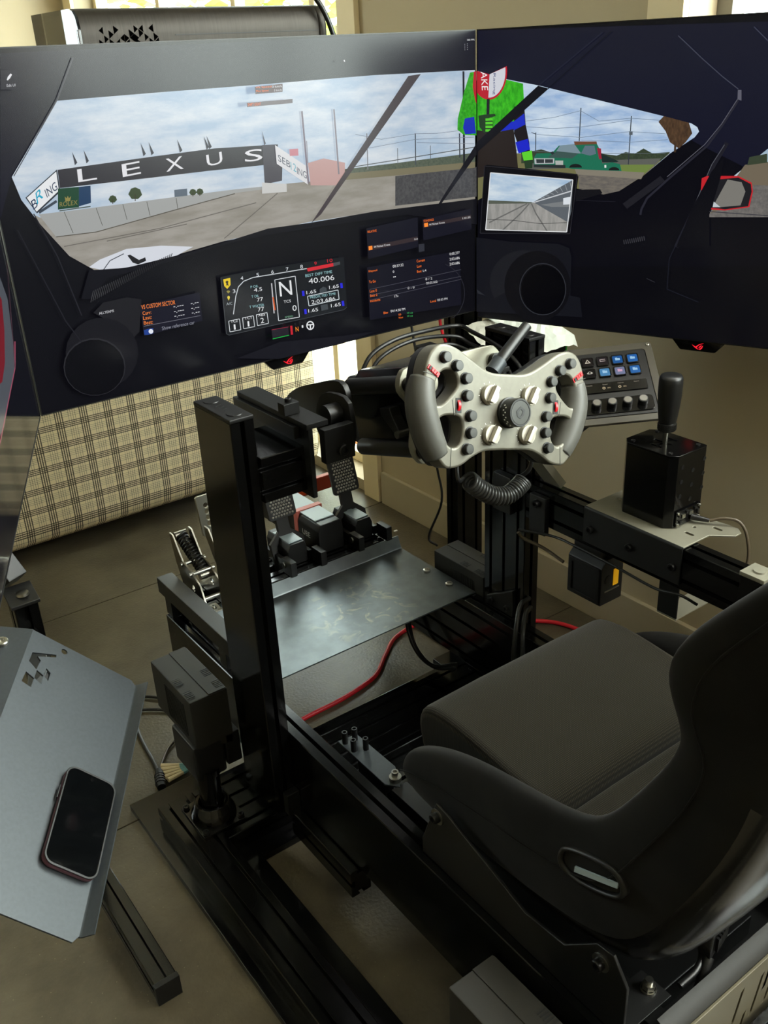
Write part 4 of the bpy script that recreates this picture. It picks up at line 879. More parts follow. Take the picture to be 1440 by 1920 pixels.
# side brackets and sliders
for sg in (-1, 1):
    x = SC + sg * 0.268 if sg > 0 else SC - 0.268
    plate('side_bracket', [[(.835, .281), (.835, .31), (.80, .40), (.775, .395), (.62, .345), (.55, .352), (.50, .402), (.475, .405), (.452, .37), (.452, .281)]], 0.005, (x, 0, 0), (0, 1, 0), (0, 0, 1), M['blk'], seat, 0.0012)
    for y, z in ((.797, .378), (.492, .378)):
        MB().lathe((x + sg * 0.0025, y, z), (sg, 0, 0), [(0.0125, 0), (0.0125, 0.0015), (0, 0.0015)], 22).build('washer', M['zinc'], seat)
        bolt(seat, (x + sg * 0.004, y, z), (sg, 0, 0), 0.0082, 0.009)
    MB().box((x + 0.0028 if sg < 0 else x - 0.09, 0.452, 0.2812), (x + 0.09 if sg < 0 else x - 0.0028, 0.50, 0.2848), 0.001).build('bracket_foot', M['blk'], seat)
    sx = SC + sg * 0.198
    MB().box((sx - 0.011, 0.30, 0.2005), (sx + 0.011, 1.012, 0.232), 0.001).build('slider_rail', M['alu'], seat)
    MB().box((sx - 0.016, 0.34, 0.2325), (sx + 0.016, 0.99, 0.258), 0.001).build('slider_rail', M['blk'], seat)
    fx0 = sx - sg * 0.005
    MB().lathe((fx0, 0.476, 0.2849), (0, 0, 1), [(0.0105, 0), (0.0105, 0.002), (0.0085, 0.002)], 20).build('washer', M['zinc'], seat)
    m = MB(); m.cyl((fx0, 0.476, 0.2869), (fx0, 0.476, 0.2955), 0.0085, 6); m.cyl((fx0, 0.476, 0.2955), (fx0, 0.476, 0.3025), 0.005, 14); m.build('hex_bolt', M['zinc'], seat)
psu = thing('electronics_box', (0.80, 0.65, 0.10), 'black slotted electronics box lying low between the rails beneath the seat', 'electronics')
MB().box((0.662, 0.44, 0.128), (1.142, 0.92, 0.155), 0.002).build('tray', M['blk'], psu)  # black sheet added to darken the floor seen beneath the seat
bx_ = MB().box((0.70, 0.50, 0.1552), (0.98, 0.86, 0.195), 0.003).build('housing', M['alud'], psu)
sl = MB()
for k in range(2):
    for i in range(14): sl.box((0.704 + k * 0.0, 0.56 + k * 0.13 + i * 0.0075, 0.195), (0.74, 0.5635 + k * 0.13 + i * 0.0075, 0.1965))
sl.build('vent_ribs', M['tray'], bx_, 0)['kind'] = 'stuff'
# slider bracket with four posts (front of the left slider)
plate('bracket_plate', [[(0.684, 1.148), (0.722, 1.142), (0.724, 1.03), (0.700, 0.985), (0.684, 1.005)]], 0.004, (0, 0, 0.258), (1, 0, 0), (0, 1, 0), M['tray'], br, 0.0008, label='slate grey plate')
for x, y in ((0.692, 1.135), (0.711, 1.132), (0.692, 1.108), (0.711, 1.098)):
    MB().lathe((x, y, 0.2602), (0, 0, 1), [(0.0052, 0), (0.0052, 0.024), (0.0032, 0.024), (0.0032, 0.018), (0, 0.018)], 14).build('post', M['dkbolt'], br)
MB().lathe((0.704, 1.003, 0.2602), (0, 0, 1), [(0.0105, 0), (0.0105, 0.008), (0.006, 0.008), (0.006, 0.018), (0.0035, 0.018), (0.0035, 0.014), (0, 0.014)], 18).build('bolt', M['zinc'], br)
MB().box((0.690, 1.02, 0.1705), (0.712, 1.095, 0.256), 0.001).build('upstand', M['blk'], br)
# ------------------------------------------------------------------ monitors
def monitor(o, X, w, h, label, emblem=True, rough=0.2):
    o, X, U = V(o), V(X).normalized(), V((0, 0, 1)); N = X.cross(U)
    c = o + X * w / 2
    t = thing('gaming_monitor', (c.x, c.y, o.z), label, 'monitor', 'triple gaming monitors')
    P = lambda a, b_, n=0.0: o + X * a + U * b_ + N * n
    m = MB(); m.obb(P(w / 2, h / 2, -0.0105), (X, U, N), (w / 2, h / 2, 0.0100), 0.0015); m.build('housing', M['alud'], t)
    m = MB(); m.prism([P(w * .2, h * .12, -0.021), P(w * .8, h * .12, -0.021), P(w * .8, h * .7, -0.021), P(w * .2, h * .7, -0.021)], -N * 0.035, 0.008); m.build('rear_bulge', M['alud'], t)
    m = MB()
    for a0, a1, b0, b1 in ((0, w, 0, 0.0016), (0, w, h - 0.0016, h), (0, 0.0016, 0.0016, h - 0.0016), (w - 0.0016, w, 0.0016, h - 0.0016)):
        m.obb(P((a0 + a1) / 2, (b0 + b1) / 2, -0.0008), (X, U, N), ((a1 - a0) / 2, (b1 - b0) / 2, 0.0012))
    m.build('bezel_edge', M['dkbolt'], t, 0)
    scr = MB().obb(P(w / 2, h / 2, -0.0006), (X, U, N), (w / 2 - 0.0018, h / 2 - 0.0018, 0.0004)).build('screen', emis((9, 9, 14), 1.0, rough), t, 0)
    if emblem:
        e = MB(); e.prism([P(w / 2 - 0.051, 0.001, -0.004), P(w / 2 + 0.051, 0.001, -0.004), P(w / 2 + 0.034, -0.0185, -0.004), P(w / 2 + 0.031, -0.02, -0.004), P(w / 2 - 0.031, -0.02, -0.004), P(w / 2 - 0.034, -0.0185, -0.004)], -N * 0.012, 0.001)
        eb = e.build('emblem_tab', M['gloss'], t, 30)
        g = MB(); R_ = emis((255, 36, 52), 1.1)
        for pts in ([(-1.0, 0.25), (-0.45, -0.35), (0.15, -0.75), (0.0, -0.45), (-0.4, -0.1)], [(-0.35, -0.15), (0.1, 0.35), (0.75, 0.7), (1.05, 0.75), (0.45, 0.45), (0.05, 0.0), (-0.1, -0.3)],
                    [(0.1, -0.6), (0.55, -0.75), (0.85, -0.35), (0.95, 0.25), (0.8, 0.1), (0.6, -0.35), (0.4, -0.5)], [(0.15, -0.25), (0.45, -0.3), (0.65, 0.1), (0.75, 0.4), (0.45, 0.1)]):
            g.prism([P(w / 2 + x * 0.0105, -0.0098 + y * 0.0085, -0.0028) for x, y in pts], N * 0.0004)
        g.build('emblem', R_, eb, 0, 'glowing red eye-like emblem')
    return dict(o=o, X=X, U=U, N=N, scr=scr, b=bmesh.new(), mats=[], lay=0)
RXD = (0.362, -0.932, 0)
mc = monitor((0.387, 1.487, 0.859), (1, 0, 0), 0.926, 0.530, 'centre gaming monitor showing the windshield view down a race track')
mr = monitor((1.3150, 1.4855, 0.845), RXD, 0.926, 0.544, 'right gaming monitor showing a green tow truck through the side of the windshield')
ml = monitor((0.3845 - 0.375 * 0.926, 1.484 - 0.927 * 0.926, 0.859), (0.375, 0.927, 0), 0.926, 0.530, 'left gaming monitor seen edge-on, reflecting the plaid sofa', False, 0.06)
def uvp(mn, p):
    q = px_plane(p[0], p[1], mn['o'], mn['N']) - mn['o']
    return q.dot(mn['X']), q.dot(mn['U'])
def mi(mn, m):
    if m not in mn['mats']: mn['mats'].append(m)
    return mn['mats'].index(m)
def P3(mn, u, v, lay): return mn['o'] + mn['X'] * u + mn['U'] * v + mn['N'] * (0.00005 + lay * 0.00006)
def D(mn, pts, rgb, k=1.0, clouds=None, scale=(1, 1, 1), clip=True):
    mn['lay'] += 1
    W_, H_ = 0.9242, (0.528 if mn is not mr else 0.542)
    q = [uvp(mn, p) for p in pts]
    q = [(min(max(u, 0.0018), W_), min(max(v, 0.0018), H_)) for u, v in q]
    f = mn['b'].faces.new([mn['b'].verts.new(P3(mn, u, v, mn['lay'])) for u, v in q]); f.material_index = mi(mn, emis(rgb, k, 0.2, clouds, scale))
def L(mn, pts, wd, rgb, k=1.0):
    """poly-line on the screen, width in photo pixels"""
    for a, c in zip(pts, pts[1:]):
        d = V((c[0] - a[0], c[1] - a[1])); d.normalize(); n_ = V((-d.y, d.x)) * wd / 2
        D(mn, [(a[0] + n_.x, a[1] + n_.y), (c[0] + n_.x, c[1] + n_.y), (c[0] - n_.x, c[1] - n_.y), (a[0] - n_.x, a[1] - n_.y)], rgb, k); mn['lay'] -= 1
    mn['lay'] += 1
_tm = {}
def T(mn, s, bl, brr, tl, rgb, k=1.0):
    if s not in _tm:
        me = text_mesh(s); _tm[s] = ([v.co.copy() for v in me.vertices], [list(p.vertices) for p in me.polygons]); bpy.data.meshes.remove(me)
    vs, fs = _tm[s]; xs = [v.x for v in vs]; ys = [v.y for v in vs]
    x0, w = min(xs), max(xs) - min(xs); y0, h = min(ys), max(ys) - min(ys)
    a, c, e = (V(uvp(mn, p)) for p in (bl, brr, tl)); mn['lay'] += 1
    idx = mi(mn, emis(rgb, k)); nv = []
    for v in vs:
        q = a + (c - a) * ((v.x - x0) / w) + (e - a) * ((v.y - y0) / h)
        nv.append(mn['b'].verts.new(P3(mn, q.x, q.y, mn['lay'])))
    for f in fs:
        if len(set(f)) > 2: mn['b'].faces.new([nv[i] for i in f]).material_index = idx
def Tz(mn, s, x, y, wpx, hpx, rgb, z, slope=-0.16, k=1.0):
    """left/baseline point in zoom coordinates z=(x0,y0,f); width and height in zoom px"""
    f = lambda a, c: (z[0] + a * z[2], z[1] + c * z[2])
    T(mn, s, f(x, y), f(x + wpx, y + wpx * slope), f(x - hpx * 0.10, y - hpx), rgb, k)
zA, zB, zC, zD, zE, zF = (0, 0, 1 / 3), (400, 0, .347222), (840, 0, .416667), (0, 380, 1 / 3), (400, 380, .347222), (860, 420, .402778)
Z = lambda z, *ps: [(z[0] + a * z[2], z[1] + c * z[2]) for a, c in ps]
SKY, CLD = (166, 186, 206), (208, 215, 221)
# ---- centre picture
D(mc, [(0, 100), (893, 50), (893, 131), (700, 141), (470, 160), (300, 173), (106, 189), (22, 332), (-60, 420)], (21, 21, 33))
D(mc, [(106, 189), (300, 173), (470, 160), (700, 141), (893, 131), (893, 385), (700, 400), (420, 452), (240, 500), (178, 507), (130, 480), (75, 420), (40, 375), (22, 332)], SKY, 1.0, CLD, (1.2, 1, 4.5))
D(mc, [(62, 402), (75, 408), (330, 372), (530, 345), (640, 335), (893, 306), (893, 385), (700, 398), (580, 416), (420, 452), (330, 478), (240, 500), (178, 507), (130, 480), (75, 420)], (138, 134, 124), 1.0, (158, 154, 146), (1.5, 1, 7))   # track
D(mc, [(640, 318), (740, 306), (893, 286), (893, 312), (740, 326), (640, 334)], (92, 100, 84), 1.0, (74, 84, 72), (30, 1, 30))
D(mc, [(640, 326), (893, 303), (893, 316), (640, 338)], (118, 112, 88))
D(mc, [(72, 402), (140, 394), (330, 369), (440, 355), (530, 346), (530, 350), (440, 362), (330, 392), (180, 434), (105, 444)], (158, 160, 158))   # concrete barrier
for x0, y0, x1, y1 in ((120, 397, 137, 437), (180, 390, 192, 423), (230, 383, 238, 412), (275, 378, 281, 404), (330, 371, 333, 391)): L(mc, [(x0, y0), (x1, y1)], 1.2, (96, 96, 92))
L(mc, [(105, 444), (180, 435), (330, 393), (440, 363)], 1.6, (84, 80, 72))
for pts in ([(120, 462), (300, 428), (480, 380)], [(420, 447), (470, 405), (520, 362)], [(200, 452), (350, 420)]): L(mc, pts, 1.6, (106, 102, 96))
for x, y, s in ((211, 374, 8), (253, 364, 13), (361, 361, 7), (374, 360, 7)):
    D(mc, [(x - s, y), (x - s * .6, y - s * .8), (x, y - s), (x + s * .7, y - s * .7), (x + s, y + s * .1), (x + s * .4, y + s * .7), (x - s * .5, y + s * .7)], (58, 72, 44)); L(mc, [(x, y), (x, y + s)], 1.5, (60, 52, 40))
D(mc, Z(zA, (978, 1068), (1050, 1060), (1052, 1100), (980, 1108)), (92, 104, 116))
# bridge with lettering
D(mc, Z(zA, (322, 955), (860, 880), (1200, 835), (1560, 812), (1560, 920), (1160, 962), (860, 998), (335, 1058)), (44, 42, 48))
D(mc, Z(zB, (262, 783), (330, 780), (370, 905), (368, 975), (275, 995)), (70, 68, 76))
for x, y in ((415, 925), (480, 915), (800, 875), (845, 870), (1005, 855), (1155, 838), (1170, 835)):
    D(mc, Z(zA, (x - 12, y - 72), (x + 18, y - 10), (x + 4, y + 4)), (50, 52, 62))
D(mc, Z(zB, (258, 705), (280, 775), (272, 785)), (70, 70, 80))
WH = (222, 222, 226)
for s, x0, y0, x1, y1, h in (('L', 430, 1025, 543, 1008, 72), ('E', 680, 996, 790, 976, 72), ('X', 925, 966, 1030, 948, 72), ('U', 1155, 938, 1250, 918, 66)):
    T(mc, s, *Z(zA, (x0 + 8, y0), (x1, y1), (x0, y0 - h)), WH)
T(mc, 'S', *Z(zB, (166, 876), (262, 864), (166, 812)), WH)
# corner signs
D(mc, Z(zA, (140, 1112), (318, 952), (336, 1078), (205, 1200)), (46, 52, 60)); D(mc, Z(zA, (148, 1112), (313, 964), (328, 1072), (203, 1190)), (226, 228, 230))
T(mc, 'B', *Z(zA, (186, 1180), (212, 1158), (170, 1132)), (36, 54, 84)); T(mc, 'R', *Z(zA, (206, 1150), (240, 1108), (196, 1086)), (40, 160, 190)); T(mc, 'ING', *Z(zA, (262, 1112), (322, 1064), (246, 1068)), (36, 54, 84))
D(mc, Z(zB, (328, 782), (500, 898), (506, 996), (338, 884)), (214, 214, 216))
T(mc, 'SEB', *Z(zB, (346, 868), (412, 908), (344, 832)), (78, 84, 100)); T(mc, '12', *Z(zB, (414, 914), (444, 930), (412, 872)), (100, 170, 186)); T(mc, 'ING', *Z(zB, (448, 938), (500, 966), (446, 900)), (78, 84, 100))
D(mc, Z(zA, (322, 1060), (440, 1050), (440, 1165), (322, 1178)), (24, 66, 44)); D(mc, Z(zA, (440, 1050), (505, 1044), (508, 1140), (440, 1160)), (28, 58, 92))
T(mc, 'ROLEX', *Z(zA, (332, 1163), (432, 1150), (332, 1136)), (140, 130, 70)); D(mc, Z(zA, (364, 1132), (390, 1130), (396, 1102), (384, 1114), (377, 1100), (370, 1114), (360, 1104)), (140, 130, 70))
L(mc, Z(zA, (215, 1195), (315, 1130)), 5, (60, 70, 82)); L(mc, Z(zA, (330, 1185), (505, 1160)), 2, (70, 80, 70))
D(mc, Z(zB, (258, 985), (390, 992), (392, 1035), (258, 1045)), (196, 196, 194))
D(mc, Z(zB, (505, 880), (590, 855), (705, 878), (705, 935), (690, 1000), (520, 1000)), (186, 150, 146)); D(mc, Z(zB, (405, 805), (452, 802), (454, 840), (408, 842)), (196, 130, 140))
for a, c, w_, col in (((472, 600), (508, 990), 3.2, (118, 108, 120)), ((645, 590), (672, 940), 2.8, (128, 122, 130)), ((497, 760), (505, 880), 1.6, (140, 136, 146)), ((822, 720), (828, 915), 1.8, (120, 120, 126)), ((1084, 720), (1086, 890), 2.0, (70, 76, 84)),
                      ((988, 800), (990, 885), 1.2, (100, 106, 112)), ((1165, 785), (1166, 860), 1.2, (96, 102, 108)), ((1322, 720), (1324, 850), 2.2, (60, 64, 72)), ((1343, 385), (1347, 890), 3.6, (32, 34, 40))): L(mc, Z(zB, a, c), w_, col)
for pts in ([(760, 725), (900, 752), (1084, 722), (1200, 720), (1320, 705)], [(830, 800), (1084, 752), (1400, 740)], [(1090, 770), (1400, 775)]): L(mc, Z(zB, *pts), 0.8, (112, 122, 136))
L(mc, Z(zB, (720, 905), (940, 870), (1400, 795)), 1.6, (86, 90, 90))
D(mc, Z(zB, (975, 950), (1400, 905), (1420, 900), (1420, 1060), (975, 1110)), (64, 64, 66), 1.0, (82, 82, 82), (20, 1, 20))     # dark block
# marshal, left half
D(mc, Z(zB, (1378, 392), (1420, 385), (1420, 730), (1345, 728), (1310, 700), (1312, 640), (1345, 500)), (58, 172, 34), 1.0, (38, 140, 26), (20, 1, 20))
D(mc, Z(zB, (1350, 640), (1400, 630), (1410, 720), (1352, 724), (1340, 690)), (28, 44, 176)); D(mc, Z(zB, (1398, 388), (1420, 384), (1420, 560), (1405, 540), (1392, 470)), (176, 28, 44))
# screen pillars
D(mc, Z(zB, (1045, 410), (1112, 400), (575, 1155), (520, 1205)), (66, 58, 62)); D(mc, Z(zB, (1440, 770), (1440, 830), (1212, 1115), (1195, 1120)), (22, 22, 28))
L(mc, [(135, 108), (106, 186), (24, 330)], 1.8, (70, 70, 78))
# bonnet, dash
D(mc, [(165, 500), (185, 486), (235, 466), (300, 460), (360, 462), (330, 478), (240, 500), (190, 506)], (208, 212, 220)); L(mc, [(192, 505), (204, 488), (230, 475)], 1.6, (70, 72, 80))
D(mc, Z(zD, (710, 295), (725, 290), (775, 320), (810, 305), (815, 325), (770, 345), (740, 335)), (30, 30, 32))
D(mc, [(150, 560), (165, 506), (240, 501), (330, 479), (420, 453), (500, 428), (580, 417), (700, 396), (893, 372), (893, 420), (760, 402), (600, 424), (500, 440), (400, 462), (300, 495), (200, 520), (168, 560)], (14, 14, 20))
for i in range(40):
    x = 168 + i * 3.8; y = 566 - i * 2.15
    L(mc, [(x, y), (x + 5 - i * .05, y - 22 + i * .35)], 1.3, (64 - i, 64 - i, 66 - i))
D(mc, [(172, 585), (190, 566), (235, 556), (262, 560), (258, 620), (240, 640), (200, 600)], (30, 30, 33))
T(mc, 'ALLTEAMS', *Z(zD, (548, 626), (632, 610), (546, 612)), (210, 210, 214))
def arc(cx, cy, rx, ry, a0, a1, n=22): return [(cx + rx * math.cos(math.radians(a0 + (a1 - a0) * i / n)), cy + ry * math.sin(math.radians(a0 + (a1 - a0) * i / n))) for i in range(n + 1)]
D(mc, arc(188, 660, 68, 66, 0, 360), (22, 22, 26)); D(mc, arc(174, 686, 58, 54, 0, 360), (40, 40, 44)); D(mc, arc(174, 687, 56, 52, 0, 360), (6, 6, 9))
L(mc, [(30, 430), (120, 600), (150, 640)], 2, (30, 30, 36)); L(mc, [(60, 400), (105, 480), (150, 590)], 2, (34, 34, 40))
D(mc, [(440, 670), (520, 640), (640, 628), (700, 620), (640, 660), (520, 692)], (22, 22, 28))
# sector box
D(mc, Z(zD, (775, 575), (1110, 500), (1128, 660), (800, 745)), (24, 24, 36))
OR = (255, 138, 60)
Tz(mc, 'VS CUSTOM SECTOR', 785, 596, 190, 24, OR, zD, -0.15)
for s, x, y, w_ in (('Curr:', 792, 628, 48), ('Last:', 795, 655, 48), ('Best:', 799, 682, 50)): Tz(mc, s, x, y, w_, 20, OR, zD, -0.14)
for y in (590, 617, 643):
    Tz(mc, '-.---', 965 + (y - 590) * .1, y, 56, 10, (220, 220, 224), zD, -0.17); Tz(mc, '-.--', 1062 + (y - 590) * .1, y - 18, 44, 10, (220, 220, 224), zD, -0.17)
L(mc, Z(zD, (797, 690), (1115, 630)), 0.8, (120, 120, 130)); D(mc, Z(zD, (797, 712), (822, 704), (850, 700), (850, 730), (822, 738), (800, 738)), (34, 64, 140)); D(mc, arc(279, 619.5, 4.4, 4.4, 0, 360, 14), (225, 230, 240))
Tz(mc, 'Show reference car', 900, 712, 182, 20, (140, 142, 154), zD, -0.19)
# instrument display
D(mc, Z(zE, (25, 398), (200, 362), (480, 318), (690, 290), (708, 560), (690, 575), (70, 712), (55, 705)), (24, 27, 30)); L(mc, Z(zE, (28, 402), (58, 702), (72, 710), (690, 574), (707, 560)), 0.9, (70, 74, 78))
D(mc, Z(zE, (40, 410), (78, 402), (80, 440), (62, 462), (46, 446)), (226, 196, 40)); D(mc, Z(zE, (52, 424), (60, 416), (68, 420), (66, 432), (70, 446), (60, 440), (54, 448), (58, 434)), (40, 34, 20))
D(mc, arc(423.5, 546, 3.6, 3, 200, 340, 8) + [(423.5, 549)], (150, 140, 60)); D(mc, arc(424, 556, 2.4, 3, 150, 390, 10) + [(424.4, 562)], (226, 206, 70))
Tz(mc, 'A/C', 58, 550, 32, 14, (170, 180, 184), zE, -0.14)
L(mc, Z(zE, (95, 598), (108, 500), (122, 450), (150, 420), (200, 400), (300, 384), (490, 352)), 1.5, (205, 210, 214))
D(mc, Z(zE, (490, 350), (632, 322), (634, 340), (496, 368)), (206, 44, 54)); D(mc, Z(zE, (632, 322), (668, 314), (670, 330), (634, 340)), (70, 74, 78))
for s, x, y in (('3', 92, 484), ('4', 134, 414), ('5', 219, 396), ('6', 299, 380), ('7', 378, 366), ('8', 455, 352)): Tz(mc, s, x, y, 14, 19, (214, 218, 222), zE)
for s, x, y in (('9', 530, 334), ('10', 600, 320)): Tz(mc, s, x, y, 14 if len(s) < 2 else 28, 18, (200, 40, 50), zE)
CY, WT = (150, 196, 200), (226, 228, 230)
Tz(mc, 'P OIL', 187, 458, 42, 13, CY, zE); Tz(mc, '4.5', 205, 478, 44, 20, WT, zE); Tz(mc, 'T OIL', 192, 510, 40, 13, CY, zE); Tz(mc, '77', 222, 530, 32, 20, WT, zE)
Tz(mc, 'T WATER', 180, 566, 80, 14, CY, zE); Tz(mc, '77', 226, 584, 34, 22, WT, zE)
for i, (s, v) in enumerate((('TC2', '1'), ('TC1', '1'), ('ABS', '2'))):
    x = 68 + i * 74; y = 634 - i * 17
    L(mc, Z(zE, (x, y), (x + 58, y - 12), (x + 66, y + 46), (x + 7, y + 58), (x, y)), 1.1, (214, 218, 222))
    Tz(mc, s, x + 12, y + 10, 36, 14, WT, zE); Tz(mc, v, x + (29 if v == '1' else 24), y + 46, 9 if v == '1' else 19, 28, WT, zE)
L(mc, Z(zE, (298, 430), (312, 592)), 2.2, (190, 190, 194)); L(mc, Z(zE, (306, 505), (316, 575)), 2.6, (214, 92, 40))
L(mc, Z(zE, (315, 412), (425, 392), (448, 612), (336, 632), (315, 412)), 1.2, (214, 218, 222))
Tz(mc, 'N', 344, 502, 66, 78, WT, zE); Tz(mc, 'TCS', 364, 538, 38, 15, WT, zE); Tz(mc, '0', 412, 580, 22, 30, WT, zE); Tz(mc, 'SPEED', 370, 618, 44, 9, (120, 170, 140), zE)
Tz(mc, 'BEST DIFF TIME', 480, 398, 144, 15, CY, zE); Tz(mc, '40.006', 498, 434, 138, 28, WT, zE)
for s, x, y in (('1.65', 486, 490), ('1.65', 608, 462), ('1.65', 496, 588), ('1.65', 618, 560)): Tz(mc, s, x, y, 52, 18, WT, zE)
for x, y in ((466, 486), (672, 444), (478, 584), (680, 540)): L(mc, Z(zE, (x, y - 15), (x + 3, y + 12)), 4.4, (44, 44, 214))
D(mc, Z(zE, (555, 462), (575, 448), (592, 455), (594, 476), (556, 482)), (64, 70, 74)); D(mc, Z(zE, (560, 548), (598, 540), (602, 570), (566, 578)), (64, 70, 74))
L(mc, Z(zE, (490, 500), (654, 466), (660, 516), (498, 552), (490, 500)), 1.3, (206, 214, 218))
Tz(mc, 'PREDICTED TIME', 504, 514, 138, 14, CY, zE); Tz(mc, '2:03.686', 512, 542, 128, 20, WT, zE)
D(mc, Z(zE, (296, 680), (385, 664), (390, 708), (302, 728)), (34, 30, 38)); L(mc, Z(zE, (296, 680), (388, 664)), 0.9, (150, 40, 60)); L(mc, Z(zE, (302, 729), (390, 709)), 1.2, (30, 190, 70))
L(mc, Z(zE, (402, 658), (406, 706)), 4.0, (196, 34, 48)); Tz(mc, 'N', 427, 690, 15, 25, (255, 150, 40), zE); D(mc, Z(zE, (458, 656), (466, 655), (467, 668), (459, 669)), WT)
L(mc, arc(575, 608, 6.4, 7.4, 0, 360, 18), 2.2, WT); L(mc, [(569, 607), (581, 606)], 2.2, WT); L(mc, [(575, 607), (575.5, 614)], 2.4, WT)
# timing boxes on the right
D(mc, Z(zE, (805, 135), (1082, 75), (1085, 235), (815, 300)), (20, 20, 31)); D(mc, Z(zE, (1108, 85), (1368, 30), (1372, 140), (1112, 200)), (20, 20, 31)); D(mc, Z(zE, (808, 345), (1308, 255), (1318, 545), (825, 628)), (18, 18, 29))
D(mc, Z(zE, (812, 232), (1080, 178), (1082, 200), (814, 256)), (52, 42, 44)); D(mc, Z(zE, (1110, 112), (1368, 62), (1370, 82), (1112, 132)), (52, 42, 44))
O2 = (255, 120, 40)
for s, x, y, w_, h in (('RELATIVE', 812, 160, 48, 12), ('STANDINGS', 1114, 102, 54, 12), ('Elapsed', 818, 374, 46, 14), ('To Go', 820, 430, 36, 14), ('Last 0', 824, 480, 38, 14), ('Best 0', 826, 504, 38, 14), ('Incidents', 826, 532, 54, 14), ('Current', 1076, 318, 44, 14), ('Last', 1078, 346, 24, 13), ('Best', 1078, 374, 24, 13), ('Blev', 898, 596, 24, 13), ('Local', 1150, 534, 30, 12), ('50', 978, 604, 14, 10), ('Wave', 978, 620, 24, 10)): Tz(mc, s, x, y, w_, h, O2, zE)
for s, x, y, w_, h in (('44 Michael Cressa', 844, 240, 88, 11), ('44 Michael Cressa', 1142, 120, 84, 10), ('1:41.02', 1322, 86, 42, 10), ('0-0', 1062, 198, 18, 9), ('00:37:32', 946, 346, 58, 14), ('0', 946, 374, 8, 12), ('--', 948, 398, 14, 4), ('0:00.377', 1252, 280, 54, 14), ('2:03.686', 1252, 308, 54, 14), ('2:03.686', 1252, 334, 54, 14), ('L4', 1108, 368, 18, 11), ('0 / 2', 1122, 414, 36, 12), ('00:00.000', 1126, 436, 60, 12), ('0 - 0', 1026, 462, 36, 13), ('17x', 954, 506, 22, 13), ('04:14:38 PM', 934, 586, 78, 13), ('03:33 PM', 1186, 526, 54, 12)): Tz(mc, s, x, y, w_, h, (224, 224, 226), zE)
for y0, y1 in ((462, 356), (494, 392), (520, 408)): L(mc, Z(zE, (820, y0), (1312, y1)), 0.8, (74, 74, 84))
for x, y in ((813, 236), (1112, 112)): D(mc, Z(zE, (x, y - 5), (x + 20, y - 9), (x + 22, y + 12), (x + 2, y + 16)), (255, 140, 50))
for i in range(4): Tz(mc, '10', 1022 + (i % 2) * 18, 594 + (i // 2) * 16, 12, 9, (60, 170, 90), zE)
D(mc, Z(zE, (1082, 220), (1113, 216), (1114, 256), (1084, 262)), (46, 48, 56)); L(mc, arc(806, 548, 56, 58, -70, 80, 20), 1.2, (40, 40, 48)); L(mc, Z(zE, (1120, 275), (1190, 246), (1262, 262)), 2.4, (8, 8, 12))
# top overlays
D(mc, Z(zB, (198, 470), (348, 452), (348, 496), (202, 508)), (86, 66, 70)); D(mc, Z(zB, (155, 555), (402, 534), (402, 556), (157, 578)), (108, 100, 104))
Tz(mc, 'VS Speed', 204, 480, 84, 13, O2, zB, -0.06); Tz(mc, '0 km/h', 292, 474, 52, 12, WT, zB, -0.06); Tz(mc, 'Max Speed', 206, 500, 66, 13, O2, zB, -0.06); Tz(mc, '0 km/h', 302, 494, 42, 12, WT, zB, -0.06); Tz(mc, 'SHIFT LIGHT', 162, 572, 70, 15, O2, zB, -0.06)
Tz(mc, '360 FPS', 1340, 222, 40, 9, WT, zB, -0.04)
for i in range(4): Tz(mc, '.', 1326, 242 + i * 10, 3, 3, WT, zB, 0); Tz(mc, '.', 1340, 240 + i * 10, 3, 3, WT, zB, 0)
D(mc, [(-6, 132), (24, 131), (28, 168), (-6, 168)], (28, 28, 40)); D(mc, [(6, 150), (8, 144), (13, 138), (16, 140), (12, 147), (8, 151)], (225, 225, 230)); T(mc, 'Edit UI', (6, 163), (22, 162), (6, 158), (200, 200, 206))
L(mc, [(635, 113), (636, 116)], 2, (225, 225, 230))
# ---- right picture
def C(*p): return Z(zC, *p)
D(mr, C((120, 300), (1500, 60), (1500, 1200), (120, 1200)), (10, 10, 17)); D(mr, C((128, 130), (1500, 95), (1500, 640), (1350, 760), (1110, 640), (960, 540), (410, 390), (130, 330)), (21, 22, 38))
D(mr, C((135, 320), (270, 358), (410, 385), (960, 520), (1095, 555), (1122, 572), (1130, 592), (1110, 618), (1000, 690), (880, 790), (770, 860), (700, 875), (590, 850), (330, 790), (135, 900)), (146, 174, 210), 1.0, (206, 220, 232), (1.2, 1.2, 4.5))
D(mr, C((135, 690), (380, 690), (560, 715), (800, 700), (1000, 688), (880, 790), (770, 860), (700, 875), (590, 850), (330, 800), (135, 900)), (112, 110, 74))
D(mr, C((330, 690), (420, 672), (480, 690), (680, 690), (760, 700), (800, 684), (840, 692), (880, 668), (920, 690), (1000, 684), (960, 722), (700, 735), (560, 730), (330, 735)), (48, 58, 46), 1.0, (62, 74, 54), (30, 30, 30))
D(mr, C((350, 735), (960, 712), (930, 745), (780, 752), (560, 755), (350, 765)), (92, 94, 88)); D(mr, C((680, 742), (930, 740), (885, 780), (680, 776)), (108, 128, 66))
D(mr, C((585, 760), (880, 778), (860, 802), (770, 860), (700, 875), (590, 850)), (96, 92, 88), 1.0, (116, 110, 100), (9, 9, 30)); D(mr, C((570, 758), (885, 776), (870, 806), (580, 785)), (128, 122, 108))
for a, c, w_ in (((599, 485), (591, 635), 1.8), ((826, 522), (812, 740), 1.8), ((396, 596), (395, 700), 1.6), ((376, 596), (398, 604), 1.2)): L(mr, C(a, c), w_, (52, 58, 64))
D(mr, C((816, 590), (832, 591), (831, 608), (816, 607)), (84, 92, 98))
